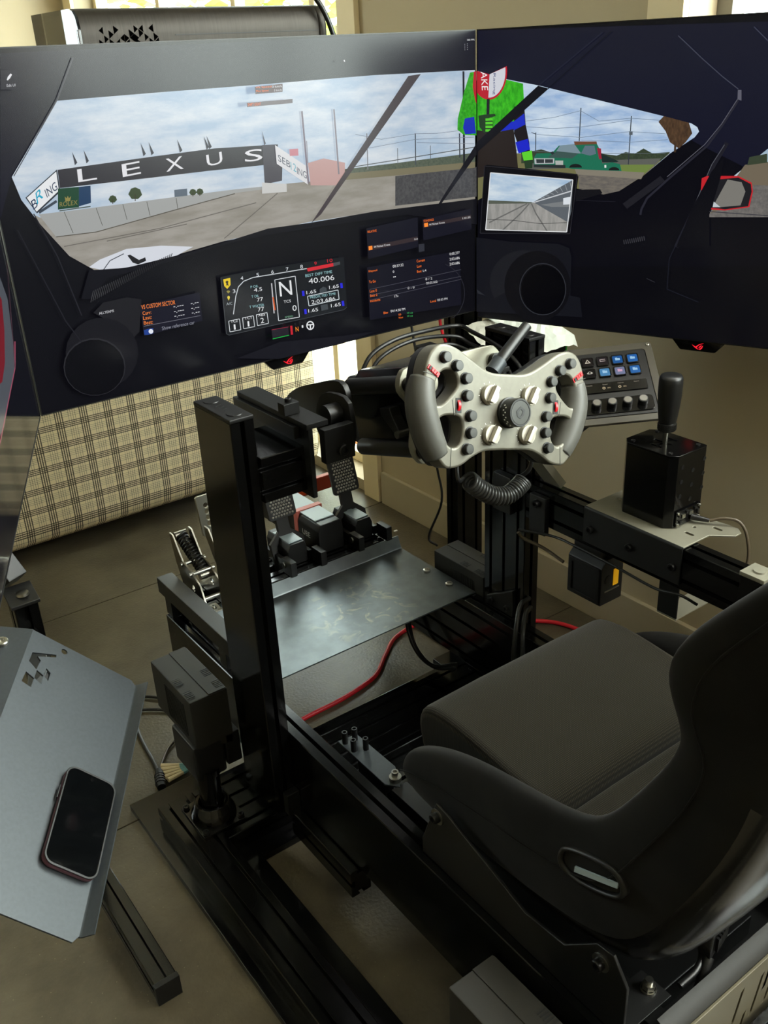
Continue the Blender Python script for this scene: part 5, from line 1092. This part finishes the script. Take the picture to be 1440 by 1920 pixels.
for pts in ([(350, 545), (480, 528), (597, 498), (680, 545), (824, 532), (970, 542)], [(350, 570), (470, 578), (595, 572), (823, 540)], [(400, 605), (600, 618), (820, 592), (980, 602)], [(600, 630), (820, 640), (990, 628)]): L(mr, C(*pts), 0.9, (112, 128, 146))
L(mr, C((300, 675), (560, 690), (980, 690)), 1.0, (90, 100, 104))
# palm
D(mr, C((948, 548), (972, 522), (1085, 552), (1100, 600), (1070, 640), (1040, 668), (1000, 640), (980, 590)), (62, 46, 34), 1.0, (88, 66, 46), (30, 30, 12)); L(mr, C((1024, 650), (1022, 685)), 4, (62, 48, 36))
# tow truck
TG, TD = (32, 108, 82), (20, 74, 58)
D(mr, C((388, 708), (400, 690), (470, 688), (500, 655), (570, 648), (575, 640), (668, 640), (684, 672), (695, 735), (740, 730), (775, 738), (782, 770), (560, 760), (540, 755), (388, 752)), TG)
D(mr, C((482, 690), (505, 655), (570, 648), (600, 690)), (120, 140, 150)); D(mr, C((600, 690), (618, 655), (660, 655), (668, 692), (640, 700)), (92, 112, 124)); D(mr, C((450, 708), (490, 680), (590, 690), (560, 712)), (60, 84, 80))
D(mr, C((568, 636), (670, 636), (672, 648), (572, 652)), (110, 70, 50)); D(mr, C((390, 712), (480, 712), (480, 736), (392, 738)), (176, 180, 182)); D(mr, C((398, 716), (474, 716), (474, 732), (400, 734)), (52, 58, 60)); L(mr, C((436, 712), (436, 736)), 1.5, (190, 194, 196))
D(mr, C((484, 722), (520, 722), (520, 742), (486, 742)), (170, 176, 170)); D(mr, C((388, 740), (530, 742), (530, 756), (388, 752)), (40, 48, 48)); D(mr, C((672, 665), (690, 668), (694, 714), (682, 716)), (150, 40, 60)); D(mr, C((690, 690), (770, 725), (760, 730), (696, 730)), (30, 46, 44))
D(mr, arc(1076 + 4, 314, 12, 7, 180, 360, 10), (26, 30, 30)); D(mr, arc(1152, 319, 10, 6, 180, 360, 10), (26, 30, 30)); D(mr, C((706, 742), (714, 742), (714, 754), (706, 754)), (220, 226, 222)); D(mr, C((462, 686), (474, 680), (482, 690), (470, 696)), (44, 52, 54))
# marshal
GR, GD = (64, 190, 34), (36, 140, 24)
D(mr, C((135, 335), (272, 360), (340, 376), (345, 470), (340, 540), (300, 575), (220, 590), (150, 600), (135, 600)), GR, 1.0, GD, (14, 14, 8))
D(mr, C((300, 480), (345, 470), (352, 560), (368, 640), (372, 690), (330, 690), (300, 600)), (30, 26, 30)); D(mr, C((215, 560), (300, 545), (345, 510), (350, 560), (300, 585), (215, 592)), (30, 46, 190)); D(mr, C((306, 640), (362, 624), (372, 672), (320, 690)), (30, 40, 196)); D(mr, C((334, 686), (380, 676), (384, 720), (344, 724)), (92, 206, 50)); D(mr, C((344, 722), (384, 718), (382, 756), (350, 758)), (40, 60, 40))
D(mr, C((135, 585), (215, 595), (298, 580), (312, 690), (318, 760), (135, 800)), (40, 34, 32))
D(mr, arc(918, 133, 34, 54, -10, 190, 24) + C((106, 320), (190, 334)), (180, 30, 44)); D(mr, arc(918, 133, 31, 50, -8, 92, 14) + C((190, 334)), (204, 206, 214))
T(mr, 'AKE', *C((150, 322), (156, 406), (178, 322)), (236, 236, 236)); T(mr, 'Racing', *C((204, 330), (204, 425), (218, 330)), (44, 54, 110))
L(mr, C((184, 445), (182, 560)), 5.5, (30, 30, 34)); D(mr, C((140, 520), (165, 515), (215, 512), (218, 522), (188, 530), (205, 545), (206, 590), (165, 598), (145, 570)), (34, 60, 32)); 
for i in range(4): L(mr, C((172, 538 + i * 16), (204, 536 + i * 17)), 4.4, (86, 200, 46))
# side view mirror display
D(mr, C((168, 745), (180, 740), (585, 782), (590, 795), (552, 1050), (545, 1056), (150, 1050), (146, 1040)), (14, 14, 18)); L(mr, C((170, 746), (585, 784), (552, 1050), (148, 1048), (168, 746)), 1.2, (40, 40, 46))
D(mr, C((196, 776), (566, 808), (538, 1042), (174, 1032)), (150, 178, 206), 1.0, (206, 218, 226), (1.2, 1.2, 5))
D(mr, C((185, 905), (330, 905), (390, 910), (555, 915), (540, 1042), (174, 1032)), (136, 136, 132), 1.0, (160, 158, 154), (12, 12, 3)); D(mr, C((185, 900), (380, 908), (380, 914), (185, 916)), (86, 92, 82))
D(mr, C((388, 908), (566, 808), (558, 950), (545, 1000), (440, 940)), (92, 98, 104)); D(mr, C((388, 908), (560, 855), (556, 862), (390, 912)), (196, 200, 204)); D(mr, C((420, 920), (556, 900), (552, 930), (470, 930)), (120, 124, 126)); D(mr, C((522, 890), (556, 884), (554, 918), (522, 920)), (214, 220, 226))
for i in range(7): L(mr, C((420 + i * 22, 893 - i * 13), (440 + i * 20, 886 - i * 6)), 0.9, (150, 156, 160))
for pts in ([(370, 915), (330, 960), (250, 1034)], [(380, 915), (400, 960), (450, 1038)], [(360, 915), (270, 960), (190, 1000)]): L(mr, C(*pts), 2.4, (104, 104, 102))
L(mr, C((178, 985), (300, 990), (420, 1005), (540, 1000)), 1.0, (60, 60, 60)); L(mr, C((196, 776), (566, 808), (538, 1042), (174, 1032), (196, 776)), 1.6, (220, 222, 224))
# strut, roll cage, pillar
D(mr, C((410, 385), (458, 398), (140, 680), (0, 900), (130, 640)), (16, 16, 22)); L(mr, C((412, 384), (700, 145)), 2.2, (30, 32, 48)); L(mr, C((456, 398), (740, 140)), 2.0, (15, 16, 26))
D(mr, C((130, 688), (130, 740), (20, 880), (0, 870)), (16, 16, 22))
L(mr, C((1380, 120), (1470, 210)), 2, (60, 62, 78)); L(mr, C((1040, 160), (1150, 265), (1240, 345), (1310, 400)), 1.8, (66, 68, 82)); D(mr, C((1308, 404), (1324, 404), (1324, 452), (1306, 446)), (92, 92, 104))
L(mr, C((1310, 450), (1240, 560), (1170, 655), (1000, 800), (900, 890), (874, 940), (870, 965)), 4.0, (38, 38, 48)); L(mr, C((1306, 446), (1235, 556), (1160, 648), (990, 794)), 1.2, (96, 96, 106))
L(mr, C((1260, 640), (1200, 740), (1130, 900), (1030, 1110)), 8.0, (30, 30, 38)); L(mr, C((1248, 650), (1190, 740), (1120, 905)), 1.2, (86, 88, 96)); D(mr, C((790, 915), (960, 790), (980, 812), (810, 938)), (30, 30, 36))
D(mr, C((1500, 640), (1440, 670), (1290, 790), (1180, 960), (1180, 975), (1500, 975)), (140, 166, 186), 1.0, (190, 204, 214), (2, 2, 5)); D(mr, C((1500, 720), (1340, 740), (1180, 960), (1180, 975), (1500, 975)), (110, 100, 84)); D(mr, C((1500, 835), (1380, 830), (1330, 900), (1180, 960), (1180, 975), (1500, 975)), (94, 92, 90), 1.0, (116, 112, 108), (16, 16, 16)); D(mr, C((1360, 705), (1440, 690), (1440, 730), (1350, 742)), (56, 66, 50))
D(mr, C((1142, 850), (1146, 800), (1170, 790), (1310, 790), (1370, 820), (1376, 860), (1360, 930), (1250, 945), (1180, 940)), (190, 36, 44)); D(mr, C((1215, 806), (1310, 797), (1366, 826), (1370, 860), (1354, 926), (1250, 940), (1186, 932)), (30, 30, 34)); D(mr, C((1262, 806), (1325, 818), (1342, 860), (1320, 922), (1230, 930), (1200, 920)), (120, 118, 112)); D(mr, C((1200, 905), (1230, 930), (1195, 930)), (190, 196, 200))
D(mr, C((1180, 965), (1230, 800), (1250, 700), (1190, 770), (1100, 940), (1030, 1110), (1180, 1110)), (12, 12, 18)); L(mr, C((1180, 950), (1500, 972)), 1.6, (60, 60, 66))
D(mr, C((580, 852), (690, 850), (700, 868), (580, 905)), (20, 20, 24)); L(mr, C((585, 900), (760, 905)), 1, (30, 30, 38))
def Fz(*p): return Z(zF, *p)
D(mr, Fz((88, 60), (250, 80), (470, 90), (520, 110), (530, 150), (525, 330), (570, 340), (580, 430), (88, 405)), (20, 21, 27)); D(mr, arc(985, 528, 64, 60, 150, 330, 24), (27, 28, 33)); D(mr, arc(1010, 535, 62, 66, 0, 360, 28), (14, 14, 18)); L(mr, arc(1020, 541, 43, 48, 0, 360, 32), 1.6, (44, 46, 52)); D(mr, arc(1021, 542, 41, 46, 0, 360, 28), (5, 5, 8))
D(mr, Fz((130, 330), (88, 300), (95, 320)), (40, 42, 48)); T(mr, 'IIIIIIIIIII', *Fz((775, 92), (872, 74), (772, 72)), (60, 60, 66)); L(mr, Fz((880, 250), (918, 268)), 1.4, (40, 40, 46)); L(mr, Fz((1060, 0), (985, 160), (975, 300), (1120, 360)), 1.4, (26, 28, 38))
# ---- left picture (seen at a grazing angle)
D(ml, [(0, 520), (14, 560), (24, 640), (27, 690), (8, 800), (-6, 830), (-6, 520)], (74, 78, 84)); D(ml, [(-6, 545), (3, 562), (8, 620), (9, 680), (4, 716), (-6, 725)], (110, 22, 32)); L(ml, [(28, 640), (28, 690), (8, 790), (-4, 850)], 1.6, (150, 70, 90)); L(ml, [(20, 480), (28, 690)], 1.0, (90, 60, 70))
for mn in (mc, mr, ml):
    me = bpy.data.meshes.new('screen_picture'); mn['b'].to_mesh(me); mn['b'].free()
    for m_ in mn['mats']: me.materials.append(m_)
    fin('screen_picture', me, None, mn['scr'], 0)
# ------------------------------------------------------------------ monitor stand
st = thing('monitor_stand', (1.33, 1.55, 0), 'black slotted aluminium post carrying the monitors behind the right upright', 'stand')
extrusion('post', (1.292, 1.53, 0.0), (1.370, 1.57, 1.30), 2, st)
extrusion('crossbar', (0.42, 1.545, 1.10), (1.2915, 1.585, 1.18), 0, st)
MB().box((1.26, 1.53, 0.0), (1.2915, 1.85, 0.03), 0.002).build('foot', M['blk'], st)
MB().box((0.50, 1.586, 0.925), (1.21, 1.98, 0.94), 0.002).build('shelf', M['blk'], st)
for x in (0.52, 1.17): MB().box((x, 1.586, 0.9405), (x + 0.02, 1.60, 1.10), 0.001).build('shelf_hanger', M['blk'], st)
ls = thing('tray_stand', (0.282, 1.25, 0), 'black slotted post with hinge and a bronze-lit floor rail under the left tray', 'stand')
extrusion('floor_rail', (0.262, 1.073, 0.0), (0.301, 1.75, 0.04), 1, ls)
MB().box((0.2605, 1.062, 0.0), (0.3025, 1.0728, 0.0415), 0.001).build('end_cap', M['alud'], ls)
extrusion('post', (0.262, 1.42, 0.0402), (0.301, 1.46, 0.575), 2, ls)
MB().prism([(0.258, 1.418, 0.576), (0.305, 1.418, 0.576), (0.305, 1.462, 0.592), (0.258, 1.462, 0.592)], (0, 0, 0.006), 0.001).build('hinge_plate', M['blk'], ls)
MB().lathe((0.284, 1.438, 0.589), (0, 0, 1), [(0.011, 0), (0.010, 0.004), (0, 0.0045)], 18).build('hinge_screw', M['zinc'], ls)
m = MB(); a_, b_ = V((0.282, 1.47, 0.60)), V((0.24, 1.56, 0.72)); d = (b_ - a_).normalized(); u, v, w_ = basis(d); m.obb((a_ + b_) / 2, (d, u, v), ((b_ - a_).length / 2, 0.019, 0.019), 0.002); m.build('upper_arm', M['alud'], ls)
# ------------------------------------------------------------------ side tray with phone
TA, TB = V((0.658, -0.312, -0.685)).normalized(), V((0.548, 0.823, 0.152)); TB = (TB - TA * TB.dot(TA)).normalized(); TN = TA.cross(TB).normalized()
T0 = px_plane(258, 1283, (0, 0, 0.5), (0, 0, 1))
def tab(px, py): q = px_plane(px, py, T0, TN) - T0; return q.dot(TA), q.dot(TB)
tr = thing('side_tray', T0 + TA * -0.1 + TB * -0.2, 'grey coated steel tray with diamond cut-outs at the left edge, tilted to the right', 'tray')
zz = lambda *ps: [tab(a * .260417, 900 + c * .260417) for a, c in ps]
cut = [zz((232, 1245), (403, 1262), (400, 1280), (268, 1272), (289, 1305), (258, 1366), (207, 1305)), zz((263, 1372), (308, 1412), (293, 1470), (244, 1428)), zz((332, 1360), (360, 1395), (343, 1448), (311, 1412)), zz((185, 1382), (242, 1431), (220, 1495), (153, 1450))]
hc = tab(120, 1223)
plate('tray_panel', [[(-0.180, -0.002), (-0.012, 0.0), (-0.002, -0.008), (-0.002, -0.415), (-0.010, -0.427), (-0.180, -0.424)]] + cut + [circle2(hc[0], hc[1], 0.0048, 12)], 0.003, T0, TA, TB, M['tray'], tr, 0.0006)
def TP(a, b_, n=0.0): return T0 + TA * a + TB * b_ + TN * n
m = MB(); m.prism([TP(-0.0035, -0.004, -0.0014), TP(0.0005, -0.004, 0.0010), TP(0.0085, -0.004, 0.017), TP(0.0068, -0.004, 0.0178), TP(-0.001, -0.004, 0.0028), TP(-0.0035, -0.004, 0.0016)], TB * -0.414, 0); m.build('tray_lip', M['tray'], tr, 60)
m = MB(); m.prism([TP(-0.1795, -0.001, -0.0014), TP(-0.1795, -0.001, 0.0014), TP(-0.255, -0.001, -0.046), TP(-0.2535, -0.001, -0.0485)], TB * -0.42, 0); m.build('tray_flange', M['tray'], tr, 30)
fn = ((TP(-0.255, 0, -0.046) - TP(-0.1795, 0, 0.0014)).cross(TB)).normalized(); fn = fn if fn.dot(TN) > 0 else -fn
bolt(tr, TP(-0.209, -0.036, -0.0165), fn, 0.0085, 0.006, M['zinc'])
m = MB(); m.obb(TP(-0.12, -0.10, -0.03), (TA, TB, TN), (0.02, 0.05, 0.028), 0.002); m.build('support_block', M['blk'], tr)
p_ = TP(-0.12, -0.06, -0.058); m = MB(); q_ = V((0.282, 1.40, 0.50)); d = (q_ - p_); u, v, w_ = basis(d); m.obb((p_ + q_) / 2, (w_, u, v), (d.length / 2, 0.014, 0.014), 0.002); m.build('support_arm', M['blk'], tr)
# phone, lying against the tray lip
phn = thing('smartphone', TP(-0.036, -0.277, 0.002), 'black phone in a plum case lying face up on the grey tray', 'phone')
PX, PY = TA, TB
plate('case', [rrect2(-0.0370, -0.0735, 0.0370, 0.0735, 0.014, 6)], 0.0095, TP(-0.0395, -0.2775, 0.0068), PX, PY, M['phonecase'], phn, 0.0035)
plate('bumper', [rrect2(-0.0373, -0.074, 0.0373, 0.074, 0.0145, 6), rrect2(-0.0347, -0.0712, 0.0347, 0.0712, 0.0125, 6)], 0.0018, TP(-0.0395, -0.2775, 0.0122), PX, PY, M['alud'], phn, 0.0006)
plate('screen', [rrect2(-0.0345, -0.0710, 0.0345, 0.0710, 0.0122, 6)], 0.001, TP(-0.0395, -0.2775, 0.0119), PX, PY, M['glassblk'], phn, 0.0003)
MB().lathe(TP(-0.0395, -0.212, 0.0125), TN, [(0.0028, 0), (0, 0.0001)], 14).build('camera_dot', M['gloss'], phn)
MB().obb(TP(-0.0785, -0.247, 0.0075), (TA, TB, TN), (0.0008, 0.010, 0.0016), 0.0004).build('side_button', M['dkbolt'], phn)
# ------------------------------------------------------------------ computer case on the shelf
pc_ = thing('computer_case', (0.85, 1.8, 0.9405), 'dark brushed computer case with triangular perforations and smoked glass end above the monitor', 'computer')
prf = [(1.722, 0.942), (1.722, 1.405), (1.7225, 1.418), (1.727, 1.434), (1.738, 1.444), (1.755, 1.4475), (1.95, 1.4475), (1.95, 0.942)]
m = MB(); m.prism([(0.700, y, z) for y, z in prf], (1.118 - 0.700, 0, 0)); m.build('body', M['case'], pc_, 60)
m = MB(); m.prism([(1.1182, y, z) for y, z in prf], (0.02, 0, 0), 0.006); m.build('end_panel', M['case'], pc_, 60)
prf2 = [(y * 0.97 + 1.836 * 0.03, 0.942 + (z - 0.942) * 0.985) for y, z in prf]
m = MB(); m.prism([(0.645, y, z) for y, z in prf + prf2[::-1]], (0.0548, 0, 0)); m.build('side_frame', M['case'], pc_, 60)
m = MB(); m.prism([(0.6405, y, z) for y, z in [(q[0] * 0.99 + 1.836 * 0.01, q[1]) for q in prf]], (0.004, 0, 0)); m.build('glass_panel', M['smoked'], pc_, 30)
MB().box((0.6385, 1.7205, 0.945), (0.6445, 1.727, 1.415), 0.001).build('door_edge', M['gloss'], pc_)
MB().box((0.660, 1.80, 0.95), (0.695, 1.83, 1.42), 0.004).build('inner_frame', M['steel'], pc_)
MB().lathe((0.692, 1.885, 1.385), (-1, 0, 0), [(0.028, 0), (0.028, 0.01), (0.022, 0.01), (0.022, 0.004), (0, 0.004)], 28).build('fan', emis((120, 130, 220), 0.6), pc_)
rnd = random.Random(3)
for i, (x, y, dr) in enumerate([(569, 172, -1), (652, 168, 1), (626, 194, 1), (600, 220, 1), (574, 246, 1), (608, 268, -1), (640, 268, 1), (632, 242, 1), (666, 242, -1), (690, 214, -1), (714, 214, 1), (698, 264, -1), (722, 240, -1), (740, 188, 1), (746, 212, -1), (764, 163, 1), (770, 212, 1), (778, 236, 1), (794, 160, -1), (794, 186, 1), (806, 262, -1), (826, 208, 1), (830, 258, 1), (850, 158, -1), (854, 232, 1), (864, 258, -1), (878, 206, 1), (886, 230, -1)]):
    c_ = px_plane(x / 3, y / 3, (0, 1.7215, 0), (0, -1, 0)); s_ = 0.0062 if i % 3 else 0.0054
    MB().prism([(c_.x + dr * s_ * 0.7, 1.7219, c_.z), (c_.x - dr * s_ * 0.6, 1.7219, c_.z + s_), (c_.x - dr * s_ * 0.6, 1.7219, c_.z - s_)], (0, -0.0006, 0)).build('perforation', M['hole'], pc_, 0)
MB().box((0.815, 1.7212, 1.402), (1.117, 1.7222, 1.4035)).build('panel_joint', M['blkr'], pc_)
tag(MB().tube(spline([(1.06, 1.80, 1.50), (1.085, 1.745, 1.492), (1.112, 1.715, 1.455), (1.135, 1.705, 1.405), (1.15, 1.70, 1.33), (1.16, 1.68, 1.20), (1.17, 1.66, 0.945)], 6), 0.005, 10).build('power_cable', M['cable'], None, 80), 'black cable running over the right end of the computer case', 'cable')
# ------------------------------------------------------------------ graphics box with white film behind the right upright
gb = thing('graphics_box', (1.33, 1.40, 0.70), 'black box with green edge and crumpled white film on top, behind the right upright', 'box')
MB().box((1.232, 1.345, 0.66), (1.44, 1.455, 0.795), 0.003).build('box', M['alud'], gb)
MB().box((1.4385, 1.344, 0.668), (1.4415, 1.347, 0.79)).build('edge_stripe', M['green'], gb, 0, 'green edge stripe')
b = bmesh.new(); nx, ny = 18, 9; rn = random.Random(5); g = []
for j in range(ny + 1):
    row = []
    for i in range(nx + 1):
        y = 1.338 + 0.137 * j / ny; x = (1.232 + 0.035 * j / ny) + 0.236 * i / nx
        z = 0.801 + 0.034 * j / ny + rn.uniform(-0.001, 0.005) - (0.014 if j == 0 else 0) - (0.008 if i == nx else 0)
        row.append(b.verts.new((x, y, z)))
    g.append(row)
for j in range(ny):
    for i in range(nx): b.faces.new((g[j][i], g[j][i + 1], g[j + 1][i + 1], g[j + 1][i]))
me = bpy.data.meshes.new('film'); b.to_mesh(me); b.free(); f_ = fin('film', me, M['paper'], gb, 0, 'crumpled white film'); sd = f_.modifiers.new('t', 'SOLIDIFY'); sd.thickness = 0.0008
MB().box((1.2285, 1.3205, 0.68), (1.25, 1.3445, 0.76), 0.001).build('mounting_lug', M['blk'], gb)
# ------------------------------------------------------------------ rear cover box
rb = thing('rear_cover', (1.0, 0.30, 0.10), 'olive metal cover with slanted louvre slots behind the seat', 'cover')
slots = []
for x, z, l, w_ in ((0.865, 0.262, 0.075, 0.0028), (0.80, 0.235, 0.06, 0.0032), (0.842, 0.225, 0.07, 0.0032), (0.873, 0.215, 0.05, 0.003), (0.765, 0.195, 0.06, 0.003), (0.812, 0.175, 0.07, 0.003), (0.93, 0.25, 0.07, 0.003), (0.98, 0.24, 0.07, 0.003)):
    slots.append([(x - w_, z - l / 2 - 0.0), (x + w_, z - l / 2 + 0.004), (x + w_ + l * 0.22, z + l / 2), (x - w_ + l * 0.22, z + l / 2 - 0.004)])
plate('louvre_panel', [rrect2(0.672, 0.10, 1.13, 0.285, 0.004)] + slots, 0.004, (0, 0.412, 0), (1, 0, 0), (0, 0, 1), M['cover'], rb, 0.0008)
MB().prism([(0.672, 0.4145, 0.285), (0.672, 0.424, 0.296), (0.672, 0.436, 0.300), (0.672, 0.436, 0.2965), (0.672, 0.426, 0.2925), (0.672, 0.4145, 0.281)], (0.458, 0, 0)).build('top_lip', M['vent'], rb, 60)  # coat darker than the panel, tones down window glare on the lip
MB().box((0.70, 0.4205, 0.11), (1.10, 0.432, 0.27), 0.002).build('inner_box', M['blkr'], rb)
tag(MB().tube(spline([(0.737, 0.452, 0.29), (0.772, 0.452, 0.296), (0.798, 0.468, 0.302), (0.806, 0.50, 0.29), (0.80, 0.55, 0.25), (0.79, 0.6, 0.2105)], 6), 0.0045, 10).build('power_cable', M['cable'], None, 80), 'thick black cable curling beneath the rear of the seat', 'cable')
pg = thing('power_plug', (0.80, 0.455, 0.30), 'black ribbed power plug standing between the seat and the rear cover', 'plug')
MB().prism([(0.785, 0.445, 0.300), (0.825, 0.455, 0.300), (0.83, 0.46, 0.325), (0.815, 0.456, 0.345), (0.792, 0.447, 0.338), (0.783, 0.444, 0.32)], (0, 0.02, 0.006), 0.003).build('plug_body', M['blkr'], pg)
for i in range(5): MB().box((0.797 + i * 0.0065, 0.4435 + i * 0.0015, 0.312), (0.8005 + i * 0.0065, 0.4475 + i * 0.0015, 0.335)).build('rib', M['alud'], pg)
MB().tube([(0.79, 0.450, 0.304), (0.775, 0.445, 0.29), (0.76, 0.442, 0.25)], 0.007, 10).build('strain_relief', M['blkr'], pg)
# ------------------------------------------------------------------ cables and small things
def cable(name, pts, r, material, label, n=7, cat='cable'):
    grp = {'signal_cable': 'black cables arching under the centre monitor', 'loom_cable': 'loose black cables by the right rail', 'power_cable': 'cables on the floor by the left actuator', 'network_cable': 'red network cables'}.get(name)
    return tag(MB().tube(spline(pts, n), r, 10).build(name, M[material], None, 80), label, cat, grp)
cable('signal_cable', [(0.93, 1.385, 0.80), (0.961, 1.385, 0.854), (1.018, 1.385, 0.875), (1.094, 1.385, 0.878), (1.174, 1.385, 0.873), (1.182, 1.35, 0.866), (1.176, 1.27, 0.855), (1.170, 1.21, 0.835), (1.155, 1.17, 0.805)], 0.0042, 'cable', 'topmost black cable arching from wheel base to right upright under the monitor')
cable('signal_cable', [(0.945, 1.372, 0.80), (0.972, 1.372, 0.85), (1.051, 1.37, 0.871), (1.150, 1.37, 0.86), (1.172, 1.345, 0.846), (1.168, 1.27, 0.838), (1.160, 1.22, 0.82), (1.14, 1.18, 0.785)], 0.0038, 'cable', 'middle black cable arching beneath the topmost one under the monitor')
cable('signal_cable', [(1.01, 1.36, 0.80), (1.04, 1.36, 0.843), (1.115, 1.36, 0.852), (1.150, 1.34, 0.842), (1.155, 1.26, 0.82), (1.135, 1.2, 0.77)], 0.0036, 'cable', 'lowest and shortest black cable arching above the wheel')
cable('video_cable', [(1.157, 1.515, 0.89), (1.159, 1.515, 0.866), (1.163, 1.50, 0.775), (1.18, 1.49, 0.62), (1.2, 1.488, 0.526), (1.2, 1.475, 0.453), (1.2, 1.525, 0.345), (1.205, 1.50, 0.329)], 0.0028, 'cable', 'thin black cable hanging behind the wheel and curving to the front right actuator')
cable('network_cable', [(1.238, 1.52, 0.88), (1.240, 1.515, 0.83), (1.26, 1.52, 0.78), (1.30, 1.585, 0.72), (1.38, 1.595, 0.60), (1.42, 1.60, 0.30), (1.43, 1.62, 0.02)], 0.0034, 'redcable', 'red cable hanging vertically beside the post behind the wheel')
cable('network_cable', [(0.672, 1.50, 0.006), (0.812, 1.525, 0.006), (0.931, 1.53, 0.006), (1.02, 1.545, 0.006), (1.066, 1.566, 0.006), (1.12, 1.61, 0.006), (1.192, 1.657, 0.006), (1.30, 1.66, 0.006), (1.42, 1.56, 0.006), (1.506, 1.485, 0.006), (1.554, 1.42, 0.006), (1.58, 1.30, 0.006)], 0.0055, 'redcable', 'red cable lying across the floor under the heel plate', 8)
cable('switch_cable', [(1.16, 1.19, 0.50), (1.17, 1.185, 0.485), (1.185, 1.144, 0.474), (1.187, 1.093, 0.464)], 0.0034, 'wire', 'shiny cable from the right upright to the switch box')
cable('arm_cable', [(1.16, 1.19, 0.505), (1.180, 1.12, 0.512), (1.180, 1.06, 0.515), (1.180, 0.957, 0.512), (1.180, 0.874, 0.507), (1.184, 0.825, 0.514), (1.20, 0.80, 0.50)], 0.0026, 'cable', 'thin black cable strung along the shifter arm below its bracket')
cable('power_cable', [(0.500, 1.74, 0.006), (0.530, 1.83, 0.006), (0.566, 1.845, 0.006), (0.603, 1.812, 0.006), (0.64, 1.75, 0.006)], 0.0036, 'cable', 'black cable on the floor, farther of two beside the left actuator')
cable('power_cable', [(0.495, 1.72, 0.006), (0.520, 1.79, 0.006), (0.538, 1.803, 0.006), (0.584, 1.770, 0.006), (0.62, 1.72, 0.006)], 0.0036, 'cable', 'black cable on the floor, nearer of two beside the left actuator')
cable('power_cable', [(0.520, 1.85, 0.006), (0.520, 1.78, 0.006), (0.505, 1.695, 0.006), (0.497, 1.621, 0.006), (0.489, 1.575, 0.011)], 0.0042, 'cable', 'black cable running on the floor into the plug by the base plate')
cable('power_cable', [(0.573, 1.65, 0.006), (0.54, 1.631, 0.006), (0.507, 1.592, 0.008), (0.494, 1.572, 0.011)], 0.0032, 'wire', 'thin pale cable curving on the floor into the same plug')
pl = thing('cable_plug', (0.483, 1.545, 0), 'black ribbed plug on the floor at the corner of the base plate', 'plug')
MB().tube([(0.491, 1.570, 0.012), (0.486, 1.556, 0.012), (0.478, 1.532, 0.012), (0.474, 1.518, 0.012)], [0.008, 0.0105, 0.0105, 0.009], 12).build('plug_body', M['blkr'], pl)
for k in range(4): MB().cyl((0.4855 - k * 0.0025, 1.554 - k * 0.0075, 0.012), (0.4847 - k * 0.0025, 1.5515 - k * 0.0075, 0.012), 0.0114, 12).build('rib', M['alud'], pl)
pk = thing('adapter_fan', (0.525, 1.55, 0), 'fan of pale wires in a teal connector on the floor behind the base plate', 'connector')
for k in range(5):
    d = math.radians(196 - k * 11); c_ = V((0.560, 1.540, 0.006 + 0.001 * k)); e_ = c_ + V((math.cos(d) * 0.068, -math.sin(d) * 0.068 * -0.45 + 0.006 * k, 0.004))
    MB().tube([c_ + (e_ - c_) * 0.45, e_], [0.0042, 0.0052], 8).build('strip', M['trim'], pk); MB().tube([c_, c_ + (e_ - c_) * 0.45], [0.003, 0.0045], 8).build('sleeve', mat('teal_sleeve', (110, 160, 165), 0.4), pk)
for i, (x, y, s_) in enumerate(((1.545, 2.136, 0.012), (0.902, 0.869, 0.004))):
    tag(MB().box((x, y, 0.0), (x + s_, y + s_ * 0.5, s_ * 0.3), s_ * 0.1).build('paper_scrap', M['white']), 'white scrap on the floor by the right wall' if i == 0 else 'tiny pale crumb on the floor between the left rails', 'litter')
# cable bunch under the right rail end of the heel plate
for k, pts in enumerate(([(1.14, 1.50, 0.268), (1.13, 1.52, 0.18), (1.12, 1.49, 0.10), (1.118, 1.42, 0.075), (1.14, 1.36, 0.09)], [(1.135, 1.47, 0.265), (1.11, 1.50, 0.19), (1.10, 1.47, 0.12), (1.105, 1.41, 0.09), (1.135, 1.35, 0.11)])):
    cable('loom_cable', pts, 0.0045, 'cable', 'black looped cable under the heel plate corner, %s of the two' % ('outer', 'inner')[k])
for k, pts in enumerate(([(1.20, 1.195, 0.33), (1.16, 1.18, 0.335), (1.13, 1.16, 0.30), (1.115, 1.15, 0.24), (1.12, 1.15, 0.19)], [(1.20, 1.19, 0.31), (1.165, 1.17, 0.315), (1.135, 1.145, 0.29), (1.122, 1.13, 0.23), (1.125, 1.13, 0.18)])):
    cable('loom_cable', pts, 0.005, 'cable', 'black cable draped over the right rail by the upright foot, %s of the two' % ('farther', 'nearer')[k])
